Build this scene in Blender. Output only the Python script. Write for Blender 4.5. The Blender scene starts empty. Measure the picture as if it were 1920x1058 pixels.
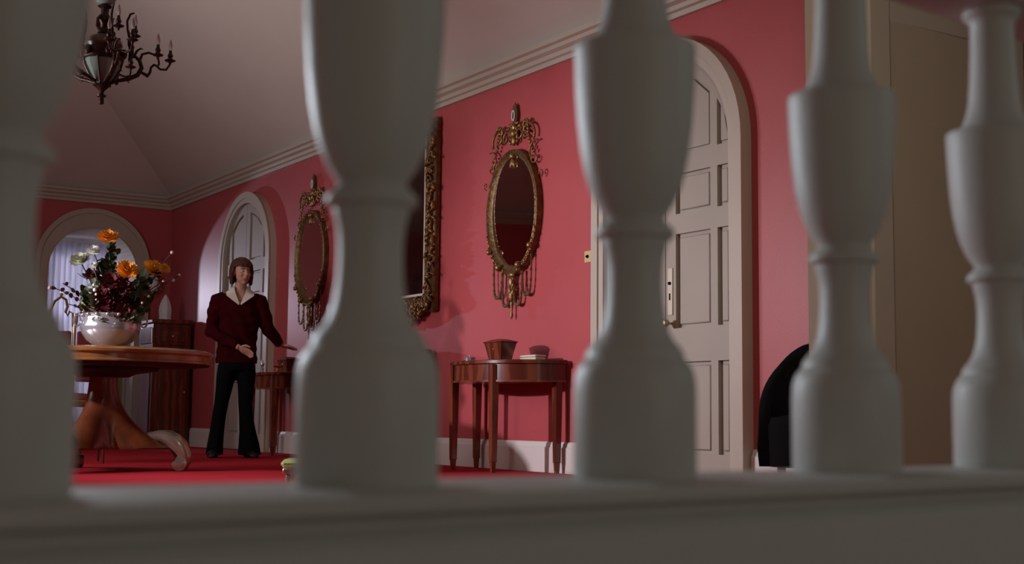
import bpy, math, random
from math import sin, cos, pi, radians, sqrt, atan2
from mathutils import Vector, Matrix
random.seed(7)
SC = bpy.context.scene
COL = SC.collection

# ------------------------------------------------------------------ camera
PITCH, ROLL, YAW = radians(5.7507), 0.0098, radians(32.6835)
fw = Vector((sin(YAW), cos(YAW), 0)); rt = Vector((cos(YAW), -sin(YAW), 0)); upv = Vector((0, 0, 1))
Fv = fw*cos(PITCH) + upv*sin(PITCH); Uv = upv*cos(PITCH) - fw*sin(PITCH)
R2 = rt*cos(ROLL) + Uv*sin(ROLL); U2 = Uv*cos(ROLL) - rt*sin(ROLL)
cam = bpy.data.cameras.new('camera'); cam.lens = 46.69; cam.sensor_width = 36
cam.clip_start = 0.05; cam.clip_end = 100
cam.dof.use_dof = True; cam.dof.focus_distance = 9.5; cam.dof.aperture_fstop = 4.6
co = bpy.data.objects.new('camera', cam); COL.objects.link(co)
mw = Matrix.Identity(4)
for i in range(3):
    mw[i][0] = R2[i]; mw[i][1] = U2[i]; mw[i][2] = -Fv[i]
mw[0][3], mw[1][3], mw[2][3] = 0, 0, 0.377
co.matrix_world = mw
SC.camera = co

# ------------------------------------------------------------------ world, lights, exposure
W = bpy.data.worlds.new('world'); SC.world = W; W.use_nodes = True
W.node_tree.nodes['Background'].inputs[0].default_value = (0.42, 0.46, 0.66, 1)
W.node_tree.nodes['Background'].inputs[1].default_value = 0.55

def lamp(name, kind, loc, target, energy, color, size=0.3, sizey=None, spot=None, blend=1.0, spread=None):
    l = bpy.data.lights.new(name, kind); l.energy = energy; l.color = color
    if kind == 'AREA':
        l.size = size
        if sizey: l.shape = 'RECTANGLE'; l.size_y = sizey
        if spread: l.spread = radians(spread)
    else:
        l.shadow_soft_size = size
    if kind == 'SPOT':
        l.spot_size = radians(spot); l.spot_blend = blend
    o = bpy.data.objects.new(name, l); COL.objects.link(o); o.location = loc
    o.rotation_euler = (Vector(target) - Vector(loc)).to_track_quat('-Z', 'Y').to_euler()
    return o
lamp('side_window_light', 'SPOT', (-0.15, 8.3, 1.50), (5.09, 7.0, 0.55), 490, (0.98, 0.90, 1.0), 0.045, spot=60, blend=1.0)
lamp('side_window_glow', 'AREA', (-0.2, 9.5, 2.0), (5.09, 8.0, 3.3), 74, (0.98, 0.93, 0.94), 1.2, 1.6)
lamp('garden_light', 'SPOT', (3.2, 19.0, 2.05), (5.0, 11.9, 1.6), 175, (0.82, 0.80, 1.0), 0.07, spot=40, blend=0.6)
lamp('garden_daylight', 'AREA', (5.6, 21.2, 1.8), (5.2, 16.0, 1.2), 55, (0.82, 0.84, 1.0), 2.0)
lamp('stair_right_fill', 'AREA', (3.5, -0.3, 1.5), (1.2, 0.97, 0.6), 2.0, (0.84, 0.98, 1.0), 0.7)  # unseen fill light added for the right sides of the balusters
lamp('baluster_rim_fill', 'AREA', (0.35, 3.2, 1.0), (1.1, 0.95, 0.60), 17.0, (0.78, 0.90, 1.0), 0.45)  # added rim light, out of view, for the balusters' left edges
lamp('pier_fill', 'AREA', (2.3, 2.3, 3.1), (4.9, 4.2, 1.0), 8.0, (1.0, 0.90, 0.74), 0.6, spread=110)  # unseen warm fill added to brighten the near pier
lamp('stair_front_fill', 'AREA', (1.2, -1.9, 0.8), (1.2, 1.5, 0.4), 3.7, (1.0, 0.93, 0.80), 1.0)  # added front fill behind the camera for balusters and base rail
SC.view_settings.view_transform = 'Standard'
SC.view_settings.look = 'None'
SC.view_settings.gamma = 1
SC.view_settings.exposure = 0.32
try: SC.view_settings.use_curve_mapping = False
except Exception: pass

# ------------------------------------------------------------------ materials
def mat(name, col, rough=0.5, metal=0.0, noise=0.0, nscale=8.0, col2=None, bump=0.0, bscale=60.0, spec=0.5,
        trans=0.0, ior=1.45, wood=False, emit=None, estr=0, aniso=(1, 1, 1), sheen=0.0, alpha=None, coat=0.0):
    m = bpy.data.materials.new(name); m.use_nodes = True
    nt = m.node_tree; b = nt.nodes['Principled BSDF']
    b.inputs['Base Color'].default_value = (*col, 1); b.inputs['Roughness'].default_value = rough
    b.inputs['Metallic'].default_value = metal; b.inputs['Specular IOR Level'].default_value = spec
    b.inputs['IOR'].default_value = ior
    if trans: b.inputs['Transmission Weight'].default_value = trans
    if sheen: b.inputs['Sheen Weight'].default_value = sheen
    if coat: b.inputs['Coat Weight'].default_value = coat; b.inputs['Coat Roughness'].default_value = 0.12
    if emit: b.inputs['Emission Color'].default_value = (*emit, 1); b.inputs['Emission Strength'].default_value = estr
    if noise or col2 or bump or wood:
        tc = nt.nodes.new('ShaderNodeTexCoord'); mp = nt.nodes.new('ShaderNodeMapping')
        mp.inputs['Scale'].default_value = aniso
        nt.links.new(tc.outputs['Object'], mp.inputs['Vector'])
    if col2:
        if wood:
            w = nt.nodes.new('ShaderNodeTexWave'); w.inputs['Scale'].default_value = nscale
            w.inputs['Distortion'].default_value = 7; w.inputs['Detail'].default_value = 4; w.inputs['Detail Scale'].default_value = 1.6
            nt.links.new(mp.outputs[0], w.inputs['Vector']); fac = w.outputs['Fac']
        else:
            w = nt.nodes.new('ShaderNodeTexNoise'); w.inputs['Scale'].default_value = nscale
            w.inputs['Detail'].default_value = 6
            nt.links.new(mp.outputs[0], w.inputs['Vector']); fac = w.outputs['Fac']
        r = nt.nodes.new('ShaderNodeValToRGB')
        r.color_ramp.elements[0].position = 0.3; r.color_ramp.elements[0].color = (*col, 1)
        r.color_ramp.elements[1].position = 0.72; r.color_ramp.elements[1].color = (*col2, 1)
        nt.links.new(fac, r.inputs[0]); nt.links.new(r.outputs[0], b.inputs['Base Color'])
    if bump:
        n = nt.nodes.new('ShaderNodeTexNoise'); n.inputs['Scale'].default_value = bscale; n.inputs['Detail'].default_value = 4
        nt.links.new(mp.outputs[0], n.inputs['Vector'])
        bp = nt.nodes.new('ShaderNodeBump'); bp.inputs['Strength'].default_value = bump; bp.inputs['Distance'].default_value = 0.01
        nt.links.new(n.outputs['Fac'], bp.inputs['Height']); nt.links.new(bp.outputs[0], b.inputs['Normal'])
    return m
def sheer(name, col):
    m = bpy.data.materials.new(name); m.use_nodes = True; nt = m.node_tree
    d = nt.nodes['Principled BSDF']; d.inputs['Base Color'].default_value = (*col, 1); d.inputs['Roughness'].default_value = 0.9
    tr = nt.nodes.new('ShaderNodeBsdfTranslucent'); tr.inputs[0].default_value = (*col, 1)
    mx = nt.nodes.new('ShaderNodeMixShader'); mx.inputs[0].default_value = 0.55
    nt.links.new(d.outputs[0], mx.inputs[1]); nt.links.new(tr.outputs[0], mx.inputs[2])
    nt.links.new(mx.outputs[0], nt.nodes['Material Output'].inputs[0]); return m
M = dict(
    red=mat('red_paint', (0.44, 0.076, 0.084), 0.42, col2=(0.48, 0.092, 0.100), nscale=1.5, bump=0.05, bscale=90, spec=0.45),
    ceil=mat('ceiling_paint', (0.62, 0.575, 0.52), 0.75, col2=(0.66, 0.61, 0.555), nscale=1.2, bump=0.03, bscale=40),
    cream=mat('cream_gloss_paint', (0.47, 0.42, 0.345), 0.42, col2=(0.50, 0.45, 0.37), nscale=3, bump=0.03, bscale=30),
    door=mat('door_paint', (0.35, 0.315, 0.26), 0.5, col2=(0.39, 0.35, 0.29), nscale=2.2, bump=0.03, bscale=25),
    base=mat('skirting_paint', (0.72, 0.68, 0.64), 0.42, col2=(0.76, 0.72, 0.68), nscale=3, bump=0.02),
    bal=mat('white_baluster_paint', (0.56, 0.555, 0.52), 0.5, col2=(0.60, 0.595, 0.56), nscale=5, bump=0.06, bscale=45),
    beige=mat('beige_wall_paint', (0.42, 0.36, 0.27), 0.7, col2=(0.46, 0.39, 0.30), nscale=1.5, bump=0.04, bscale=60),
    carpet=mat('red_carpet', (0.40, 0.018, 0.030), 0.95, col2=(0.52, 0.03, 0.045), nscale=90, bump=0.5, bscale=260, spec=0.1),
    mahog=mat('mahogany', (0.10, 0.022, 0.012), 0.22, col2=(0.19, 0.045, 0.022), nscale=3, wood=True, aniso=(1, 1, 0.35), coat=0.3),
    mahogd=mat('dark_mahogany', (0.10, 0.018, 0.012), 0.3, col2=(0.15, 0.030, 0.018), nscale=3, wood=True, aniso=(1, 1, 0.3)),
    burr=mat('burr_walnut', (0.10, 0.026, 0.012), 0.25, col2=(0.22, 0.065, 0.022), nscale=9, bump=0.02, coat=0.3),
    burrtop=mat('golden_walnut', (0.20, 0.075, 0.022), 0.2, col2=(0.36, 0.16, 0.05), nscale=7, coat=0.4),
    gilt=mat('old_gilding', (0.36, 0.21, 0.075), 0.38, metal=0.75, col2=(0.17, 0.09, 0.035), nscale=22, bump=0.35, bscale=70),
    giltd=mat('dark_gilding', (0.22, 0.13, 0.05), 0.45, metal=0.6, col2=(0.09, 0.05, 0.022), nscale=25, bump=0.35, bscale=70),
    brass=mat('brass', (0.62, 0.47, 0.22), 0.3, metal=0.9, bump=0.05),
    pewter=mat('silvered_mount', (0.46, 0.40, 0.33), 0.22, metal=0.7, col2=(0.30, 0.23, 0.15), nscale=14),
    bronze=mat('dark_bronze', (0.028, 0.013, 0.010), 0.4, metal=0.6, col2=(0.055, 0.024, 0.018), nscale=20, bump=0.2),
    mirror=mat('old_mirror_glass', (0.92, 0.88, 0.86), 0.035, metal=1.0),
    dmirror=mat('dark_mirror_glass', (0.22, 0.20, 0.20), 0.10, metal=1.0, col2=(0.34, 0.31, 0.30), nscale=5),  # dark reflection of the room is put into the glass colour
    silver=mat('polished_silver', (0.50, 0.50, 0.54), 0.16, metal=0.65, bump=0.2, bscale=24, coat=0.5),
    glass=mat('crystal', (0.90, 0.96, 0.97), 0.04, trans=0.85, ior=1.5),
    teal=mat('green_glass', (0.24, 0.33, 0.30), 0.08, trans=0.35, ior=1.5, col2=(0.34, 0.42, 0.38), nscale=6),
    bulb=mat('clear_bulb_glass', (0.75, 0.70, 0.70), 0.05, trans=0.8),
    frost=mat('frosted_glass', (0.84, 0.88, 0.90), 0.35, trans=0.15),
    black=mat('black_fabric', (0.006, 0.006, 0.007), 0.9, bump=0.2, bscale=200, spec=0.15),
    ivory=mat('ivory_card', (0.66, 0.60, 0.48), 0.5),
    white=mat('white_enamel', (0.75, 0.74, 0.70), 0.4),
    curtain=sheer('sheer_curtain', (0.78, 0.76, 0.82)),
    yellow=mat('yellow_drape', (0.42, 0.33, 0.14), 0.9, bump=0.1, bscale=50),
    greenf=mat('green_fabric', (0.30, 0.36, 0.12), 0.9, bump=0.3, bscale=80),
    skin=mat('skin', (0.50, 0.27, 0.20), 0.55, col2=(0.55, 0.30, 0.22), nscale=9),
    hair=mat('brown_hair', (0.055, 0.018, 0.010), 0.5, col2=(0.11, 0.038, 0.02), nscale=30, aniso=(1, 1, 0.12), bump=0.4, bscale=70),
    sweater=mat('burgundy_knit', (0.036, 0.001, 0.003), 0.95, col2=(0.050, 0.0015, 0.004), nscale=12, bump=0.4, bscale=160, spec=0.1),
    trouser=mat('black_trouser_cloth', (0.004, 0.005, 0.007), 0.9, bump=0.2, bscale=140, spec=0.12),
    shirt=mat('white_shirt_cotton', (0.72, 0.68, 0.60), 0.8),
    shoe=mat('black_leather', (0.01, 0.009, 0.009), 0.35),
    lip=mat('lips', (0.36, 0.12, 0.10), 0.5), eyew=mat('eye_white', (0.6, 0.56, 0.52), 0.3), iris=mat('dark_iris', (0.02, 0.012, 0.01), 0.2),
    orange=mat('orange_petals', (0.84, 0.28, 0.02), 0.6, col2=(0.88, 0.46, 0.04), nscale=40),
    amber=mat('amber_petals', (0.85, 0.42, 0.03), 0.6, col2=(0.88, 0.55, 0.08), nscale=40),
    wpetal=mat('white_petals', (0.74, 0.75, 0.68), 0.6), cpetal=mat('cream_petals', (0.52, 0.54, 0.40), 0.6),
    dred=mat('dark_red_petals', (0.075, 0.004, 0.008), 0.7, col2=(0.13, 0.008, 0.012), nscale=30),
    leaf=mat('dark_green_leaves', (0.022, 0.032, 0.012), 0.5, col2=(0.05, 0.07, 0.025), nscale=20),
    leafl=mat('pale_green_leaves', (0.13, 0.17, 0.09), 0.55, col2=(0.20, 0.25, 0.14), nscale=20),
    berry=mat('dark_red_leaves', (0.09, 0.006, 0.006), 0.4), pinkb=mat('pale_pink_buds', (0.62, 0.42, 0.36), 0.6),
    redup=mat('crimson_upholstery', (0.13, 0.015, 0.015), 0.85),
)

# ------------------------------------------------------------------ mesh builder
class MB:
    def __init__(s): s.v = []; s.f = []
    def add(s, vs, fs):
        n = len(s.v); s.v += [tuple(v) for v in vs]; s.f += [tuple(i+n for i in f) for f in fs]; return s
    def box(s, lo, hi):
        x0, y0, z0 = lo; x1, y1, z1 = hi
        return s.add([(x0,y0,z0),(x1,y0,z0),(x1,y1,z0),(x0,y1,z0),(x0,y0,z1),(x1,y0,z1),(x1,y1,z1),(x0,y1,z1)],
                     [(0,3,2,1),(4,5,6,7),(0,1,5,4),(1,2,6,5),(2,3,7,6),(3,0,4,7)])
    def bbox(s, lo, hi, b=0.004):
        # chamfered box: bevelled horizontal and vertical edges through stacked rings
        x0, y0, z0 = lo; x1, y1, z1 = hi
        def ring(i, z): 
            a = i
            return [(x0+a,y0+b,z),(x0+b,y0+a,z),(x1-b,y0+a,z),(x1-a,y0+b,z),(x1-a,y1-b,z),(x1-b,y1-a,z),(x0+b,y1-a,z),(x0+a,y1-b,z)]
        return s.rings([ring(b*0.9, z0), ring(0, z0+b), ring(0, z1-b), ring(b*0.9, z1)], cap=True)
    def rings(s, rs, cap=True, closed=True):
        n = len(rs[0]); vs = [p for r in rs for p in r]; fs = []
        for i in range(len(rs)-1):
            for j in range(n if closed else n-1):
                k = (j+1) % n
                fs.append((i*n+j, i*n+k, (i+1)*n+k, (i+1)*n+j))
        if cap and closed:
            fs.append(tuple(reversed(range(n)))); fs.append(tuple((len(rs)-1)*n+j for j in range(n)))
        return s.add(vs, fs)
    def lathe(s, prof, c=(0,0,0), n=24, axis='z', sx=1, sy=1):
        rs = []
        for r, z in prof:
            r = max(r, 1e-4); ring = []
            for j in range(n):
                a = 2*pi*j/n; p = (r*cos(a)*sx, r*sin(a)*sy, z)
                if axis == 'y': p = (p[0], -p[2], p[1])
                if axis == 'x': p = (p[2], p[0], p[1])
                ring.append((c[0]+p[0], c[1]+p[1], c[2]+p[2]))
            rs.append(ring)
        return s.rings(rs)
    def tube(s, pts, rad, n=8, flat=1.0):
        pts = [Vector(p) for p in pts]
        if not hasattr(rad, '__len__'): rad = [rad]*len(pts)
        rs = []; prev = None
        for i, p in enumerate(pts):
            t = (pts[min(i+1, len(pts)-1)] - pts[max(i-1, 0)])
            if t.length < 1e-9: t = Vector((0,0,1))
            t.normalize()
            if prev is None:
                a = Vector((0,1,0)) if abs(t.y) < 0.9 else Vector((1,0,0))
                u = t.cross(a).normalized()
            else:
                u = (prev - t*prev.dot(t))
                u = u.normalized() if u.length > 1e-6 else t.orthogonal().normalized()
            prev = u; w = t.cross(u)
            rs.append([tuple(p + u*cos(2*pi*j/n)*rad[i] + w*sin(2*pi*j/n)*rad[i]*flat) for j in range(n)])
        return s.rings(rs)
    def ball(s, c, r, n=10, m=7, rot=None):
        if not hasattr(r, '__len__'): r = (r, r, r)
        rs = []
        for i in range(m+1):
            ph = -pi/2 + pi*i/m; ring = []
            cc = max(cos(ph), 0.02)
            for j in range(n):
                a = 2*pi*j/n; p = Vector((r[0]*cc*cos(a), r[1]*cc*sin(a), r[2]*sin(ph)))
                if rot: p = rot @ p
                ring.append((c[0]+p[0], c[1]+p[1], c[2]+p[2]))
            rs.append(ring)
        return s.rings(rs)
    def prism(s, poly, y0, y1):
        # polygon in XZ extruded along Y
        return s.rings([[(x, y0, z) for x, z in poly], [(x, y1, z) for x, z in poly]])
    def prismz(s, poly, z0, z1):
        return s.rings([[(x, y, z0) for x, y in poly], [(x, y, z1) for x, y in poly]])
    def petal(s, base, d, up, L, wd, curl=0.2):
        d = Vector(d).normalized(); up = Vector(up).normalized(); sd = d.cross(up).normalized(); b = Vector(base)
        vs = []; 
        for k, (t, w) in enumerate([(0, .25), (.35, .9), (.7, 1.0), (1, .25)]):
            c = b + d*L*t + up*(curl*L*t*t)
            for q in (-1, 0, 1): vs.append(c + sd*wd*w*q*0.5 + up*(abs(q)*0.12*wd))
        fs = []
        for i in range(3):
            for j in range(2): fs.append((i*3+j, i*3+j+1, (i+1)*3+j+1, (i+1)*3+j))
        return s.add(vs, fs)
    def mesh(s, name, m, angle=40):
        me = bpy.data.meshes.new(name); me.from_pydata(s.v, [], s.f); me.update()
        me.materials.append(m)
        me.shade_smooth()
        try: me.set_sharp_from_angle(angle=radians(angle))
        except Exception: pass
        return me
    def build(s, name, m, parent=None, angle=40):
        import bmesh
        me = s.mesh(name, m, angle)
        bm = bmesh.new(); bm.from_mesh(me); bmesh.ops.recalc_face_normals(bm, faces=bm.faces); bm.to_mesh(me); bm.free()
        me.shade_smooth()
        try: me.set_sharp_from_angle(angle=radians(angle))
        except Exception: pass
        o = bpy.data.objects.new(name, me); COL.objects.link(o)
        if parent: o.parent = parent
        return o
def thing(name, label, cat, loc=(0,0,0), rz=0, group=None, kind=None):
    o = bpy.data.objects.new(name, None); COL.objects.link(o); o.location = loc; o.rotation_euler = (0,0,rz)
    o.empty_display_size = 0.1
    return tag(o, label, cat, group, kind)
def tag(o, label=None, cat=None, group=None, kind=None):
    if label: o['label'] = label
    if cat: o['category'] = cat
    if group: o['group'] = group
    if kind: o['kind'] = kind
    return o
def dup(o, parent=None):
    c = o.copy(); COL.objects.link(c); c.parent = parent
    for ch in list(o.children):
        dup(ch, c)
    return c
def struct(mb, name, m, angle=40): return tag(mb.build(name, m, None, angle), kind='structure')
def modmesh(o, mods):
    # apply modifiers through the depsgraph
    for typ, kw in mods:
        md = o.modifiers.new(typ, typ)
        for k, v in kw.items(): setattr(md, k, v)
    dg = bpy.context.evaluated_depsgraph_get()
    me = bpy.data.meshes.new_from_object(o.evaluated_get(dg))
    o.modifiers.clear(); mats = [m for m in o.data.materials]; o.data = me
    me.materials.clear()
    for m in mats: me.materials.append(m)
    me.shade_smooth()
    return o

# ------------------------------------------------------------------ room shell
XW, YF, YN, ZC = 5.09, 15.5, 4.45, 2.81      # long wall, far wall, near end of the long wall, cornice foot
XL = -0.3
RZ = -pi/2                                     # things hung on the long wall: local x -> image right (-Y), local -y -> into the room
b = MB(); b.box((XL-0.2, 1.05, -0.2), (XW, YF, 0)); b.box((XW, 1.05, -0.2), (7.2, YN+0.3, -0.001))
b.box((3.2, YF, -0.2), (5.2, YF+0.6, 0))
struct(b, 'floor', M['carpet'])
# walls with arched openings are built as prisms
def arch_pts(cx, hw, zs, n=24, z0=0.0):
    return [(cx-hw, z0)] + [(cx - hw*cos(pi*k/n), zs + hw*sin(pi*k/n)) for k in range(n+1)] + [(cx+hw, z0)]
def wall_with_arch(mb, x0, x1, z1, cx, hw, zs, y0, y1, n=24):
    a = arch_pts(cx, hw, zs, n)
    mb.prism([(x0,0),(cx-hw,0),(cx-hw,z1),(x0,z1)], y0, y1)
    mb.prism([(cx+hw,0),(x1,0),(x1,z1),(cx+hw,z1)], y0, y1)
    top = a[1:-1]
    for k in range(len(top)-1):
        mb.prism([top[k], top[k+1], (top[k+1][0], z1), (top[k][0], z1)], y0, y1)
b = MB()
b.box((XW, YN, 0), (XW+0.3, YF+0.4, ZC+0.12))
struct(b, 'wall_right', M['red'])
AC, AHW, AZS = 4.17, 0.52, 1.99
b = MB(); wall_with_arch(b, XL, XW, ZC+0.12, AC, AHW, AZS, YF, YF+0.6); struct(b, 'wall_far', M['red'])
b = MB()
# left wall with a window opening
b.box((XL-0.2, 3.2, 0), (XL, 8.6, ZC+0.12)); b.box((XL-0.2, 10.0, 0), (XL, YF, ZC+0.12))
b.box((XL-0.2, 8.6, 0), (XL, 10.0, 0.9)); b.box((XL-0.2, 8.6, 2.4), (XL, 10.0, ZC+0.12))
struct(b, 'wall_left', M['red'])
w = thing('window_1', 'tall side window with glazing bars', None, (XL-0.1, 9.3, 0), kind='structure'); del w['label']
b = MB()
for yy in (-0.7, -0.23, 0.23, 0.66): b.box((-0.03, yy, 0.9), (0.03, yy+0.04, 2.4))
for zz in (0.9, 1.4, 1.9, 2.36): b.box((-0.025, -0.7, zz), (0.025, 0.7, zz+0.04))
b.build('window_frame', M['cream'], w)
b = MB(); b.box((-0.003, -0.7, 0.9), (0.003, 0.7, 2.4)); b.build('window_pane', M['frost'], w)
# near pier on the right, facing the stair
PX0, PY0 = 4.5, 4.20
b = MB()
b.box((PX0, PY0, 0), (5.10, YN, 3.4))
b.box((5.10, PY0, 0), (7.2, PY0+0.12, 3.4))
struct(b, 'wall_near', M['beige'])
b = MB()
b.box((7.2, -2.6, -1.4), (7.3, PY0+0.2, 3.4)); struct(b, 'wall_stair_right', M['beige'])
b = MB(); b.box((XL-0.3, -2.7, -1.4), (7.3, -2.6, 3.4)); struct(b, 'wall_stair_back', M['beige'])
b = MB(); b.box((XL-0.4, -2.7, -1.4), (XL-0.2, 3.2, 5.0)); struct(b, 'wall_stair_left', M['beige'])
b = MB(); b.box((XL-0.3, -2.7, -1.5), (7.3, 0.9, -1.4)); struct(b, 'floor_stair', M['beige'])
b = MB(); b.box((XL-0.3, -2.7, 3.4), (7.3, PY0, 3.5)); b.box((XL-0.3, PY0, 3.4), (7.3, PY0+0.12, 5.0)); struct(b, 'ceiling_stair', M['ceil'])
# casing and door in the near wall (front face of the pier)
t = thing('door_3', None, None, (0, PY0, 0), kind='structure')
b = MB(); b.bbox((4.625, -0.035, 0), (4.77, 0.0, 2.38), 0.01); b.bbox((5.62, -0.035, 0), (5.76, 0.0, 2.38), 0.01); b.bbox((4.77, -0.016, 2.25), (5.62, 0.0, 2.38), 0.005)
b.build('door_casing', M['cream'], t)
b = MB(); b.box((4.77, -0.012, 0), (5.62, 0.0, 2.25))
b.build('door_panel', M['beige'], t)
# sloping hipped ceiling
S = 0.72; zt = ZC + 0.12; XM = (XL+XW)/2; hh = zt + S*(XW-XM)
c = [(XW, YF, zt), (XL, YF, zt), (XM, YF-(XW-XM), hh), (XM, PY0+0.1, hh), (XW, PY0+0.1, zt), (XL, PY0+0.1, zt)]
th = 0.08
b = MB(); n6 = len(c); vs = c + [(x, y, z+th) for x, y, z in c]
F = [(0, 1, 2), (0, 2, 3, 4), (1, 5, 3, 2)]
fs = F + [tuple(i+n6 for i in reversed(f)) for f in F]
b.add(vs, fs); struct(b, 'ceiling', M['ceil'], 20)
# cornice (profile swept along the walls)
def cornice(name, wall):
    prof = [(0,-0.02),(0.025,-0.02),(0.03,0.01),(0.05,0.018),(0.055,0.045),(0.085,0.06),(0.09,0.085),(0.115,0.095),(0.12,0.125),(0.0,0.125)]
    b = MB()
    if wall == 'r': rs = [[(XW-d, y, ZC+h) for d, h in prof] for y in (PY0+0.12, YF)]; rs = [[(XW-d, PY0+0.25, ZC+h) for d, h in prof], [(XW-d, YF-d, ZC+h) for d, h in prof]]
    if wall == 'f': rs = [[(XL+d, YF-d, ZC+h) for d, h in prof], [(XW-d, YF-d, ZC+h) for d, h in prof]]
    if wall == 'l': rs = [[(XL+d, PY0+0.25, ZC+h) for d, h in prof], [(XL+d, YF-d, ZC+h) for d, h in prof]]
    b.rings(rs); struct(b, name, M['cream'], 30)
cornice('trim_1', 'r'); cornice('trim_2', 'f'); cornice('trim_3', 'l')
# baseboards
def base(name, p0, p1, nx, ny):
    prof = [(0,0),(0.028,0),(0.028,0.165),(0.02,0.175),(0.018,0.19),(0.008,0.205),(0,0.205)]
    b = MB(); b.rings([[(p[0]-nx*d, p[1]-ny*d, h) for d, h in prof] for p in (p0, p1)]); return struct(b, name, M['base'], 30)
base('baseboard_right', (XW, 5.45), (XW, YN), 1, 0)
base('baseboard_right_middle', (XW, 12.24), (XW, 6.87), 1, 0)
base('baseboard_right_far', (XW, YF), (XW, 13.66), 1, 0)
base('baseboard_far', (AC+0.65, YF), (XW, YF), 0, 1)
base('baseboard_far_left', (XL, YF), (AC-0.65, YF), 0, 1)

# arched casing of the far opening (trim, the tunnel lining behind it)
def arch_band(mb, cx, hw0, hw1, zs, y0, y1, n=28, zb=0.0):
    ins = arch_pts(cx, hw0, zs, n, zb); out = arch_pts(cx, hw1, zs, n, zb)
    for k in range(len(ins)-1):
        mb.prism([ins[k], out[k], out[k+1], ins[k+1]], y0, y1)
b = MB(); arch_band(b, AC, 0.52, 0.645, 2.07, YF-0.03, YF-0.001); arch_band(b, AC, 0.60, 0.655, 2.07, YF-0.05, YF-0.03)
a0 = arch_pts(AC, 0.52, 1.99, 28); a1 = arch_pts(AC, 0.53, 2.07, 28)
for k in range(1, len(a0)-2): b.prism([a0[k], a1[k], a1[k+1], a0[k+1]], YF-0.028, YF-0.002)
struct(b, 'trim_4', M['cream'])
b = MB(); arch_band(b, AC, 0.505, 0.52, 1.99, YF-0.03, YF+0.6); struct(b, 'trim_5', M['beige'])
# room beyond the arch
b = MB(); b.box((2.4, 20.4, 0), (4.85, 20.5, 3)); b.box((6.3, 20.4, 0), (8, 20.5, 3)); b.box((4.85, 20.4, 0), (6.3, 20.5, 0.4)); b.box((4.85, 20.4, 2.72), (6.3, 20.5, 3))
b.box((7.2, YF+0.6, 0), (7.3, 20.4, 3)); struct(b, 'wall_garden_room', M['cream'])
b = MB(); b.box((1.0, YF+0.6, -0.1), (8, 20.5, 0)); struct(b, 'floor_garden_room', M['carpet'])
b = MB(); b.box((1.0, YF+0.6, 3), (8, 20.5, 3.1)); struct(b, 'ceiling_garden_room', M['ceil'])
w = thing('window_2', None, None, (0, 20.42, 0), kind='structure')
b = MB()
for x in (4.85, 5.33, 5.80, 6.25): b.box((x, -0.03, 0.4), (x+0.05, 0.03, 2.72))
for z in (0.4, 1.0, 1.6, 2.2, 2.67): b.box((4.85, -0.025, z), (6.3, 0.025, z+0.045))
b.build('window_frame', M['white'], w)
b = MB(); b.box((4.88, -0.004, 0.4), (6.28, 0.004, 2.7)); b.build('window_pane', mat('window_glass', (1, 1, 1), 0.0, trans=1.0, ior=1.05), w)
def drape(name, x0, x1, y, z0, z1, amp, folds, m, label, cat, thick=0.006):
    b = MB(); n = folds*8; rs = []
    for z in (z0, z0+(z1-z0)*0.35, z0+(z1-z0)*0.8, z1):
        k = 1.0 if z < z1 else 0.8
        fr = [(x0+(x1-x0)*i/n, y+amp*k*sin(2*pi*i/8+0.3*sin(i)), z) for i in range(n+1)]
        rs.append(fr + [(p[0], p[1]+thick, z) for p in reversed(fr)])
    b.rings(rs); return tag(b.build(name, m, None, 60), label, cat)
drape('curtain', 4.70, 6.40, 20.2, 0.03, 2.90, 0.03, 20, M['curtain'], 'wide pale blue sheer curtain filling the far arch', 'curtain')
drape('curtain', 4.585, 4.655, YF+0.30, 0.02, 1.38, 0.010, 4, M['yellow'], 'short yellow drape hanging inside the right side of the far arch', 'curtain')

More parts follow.
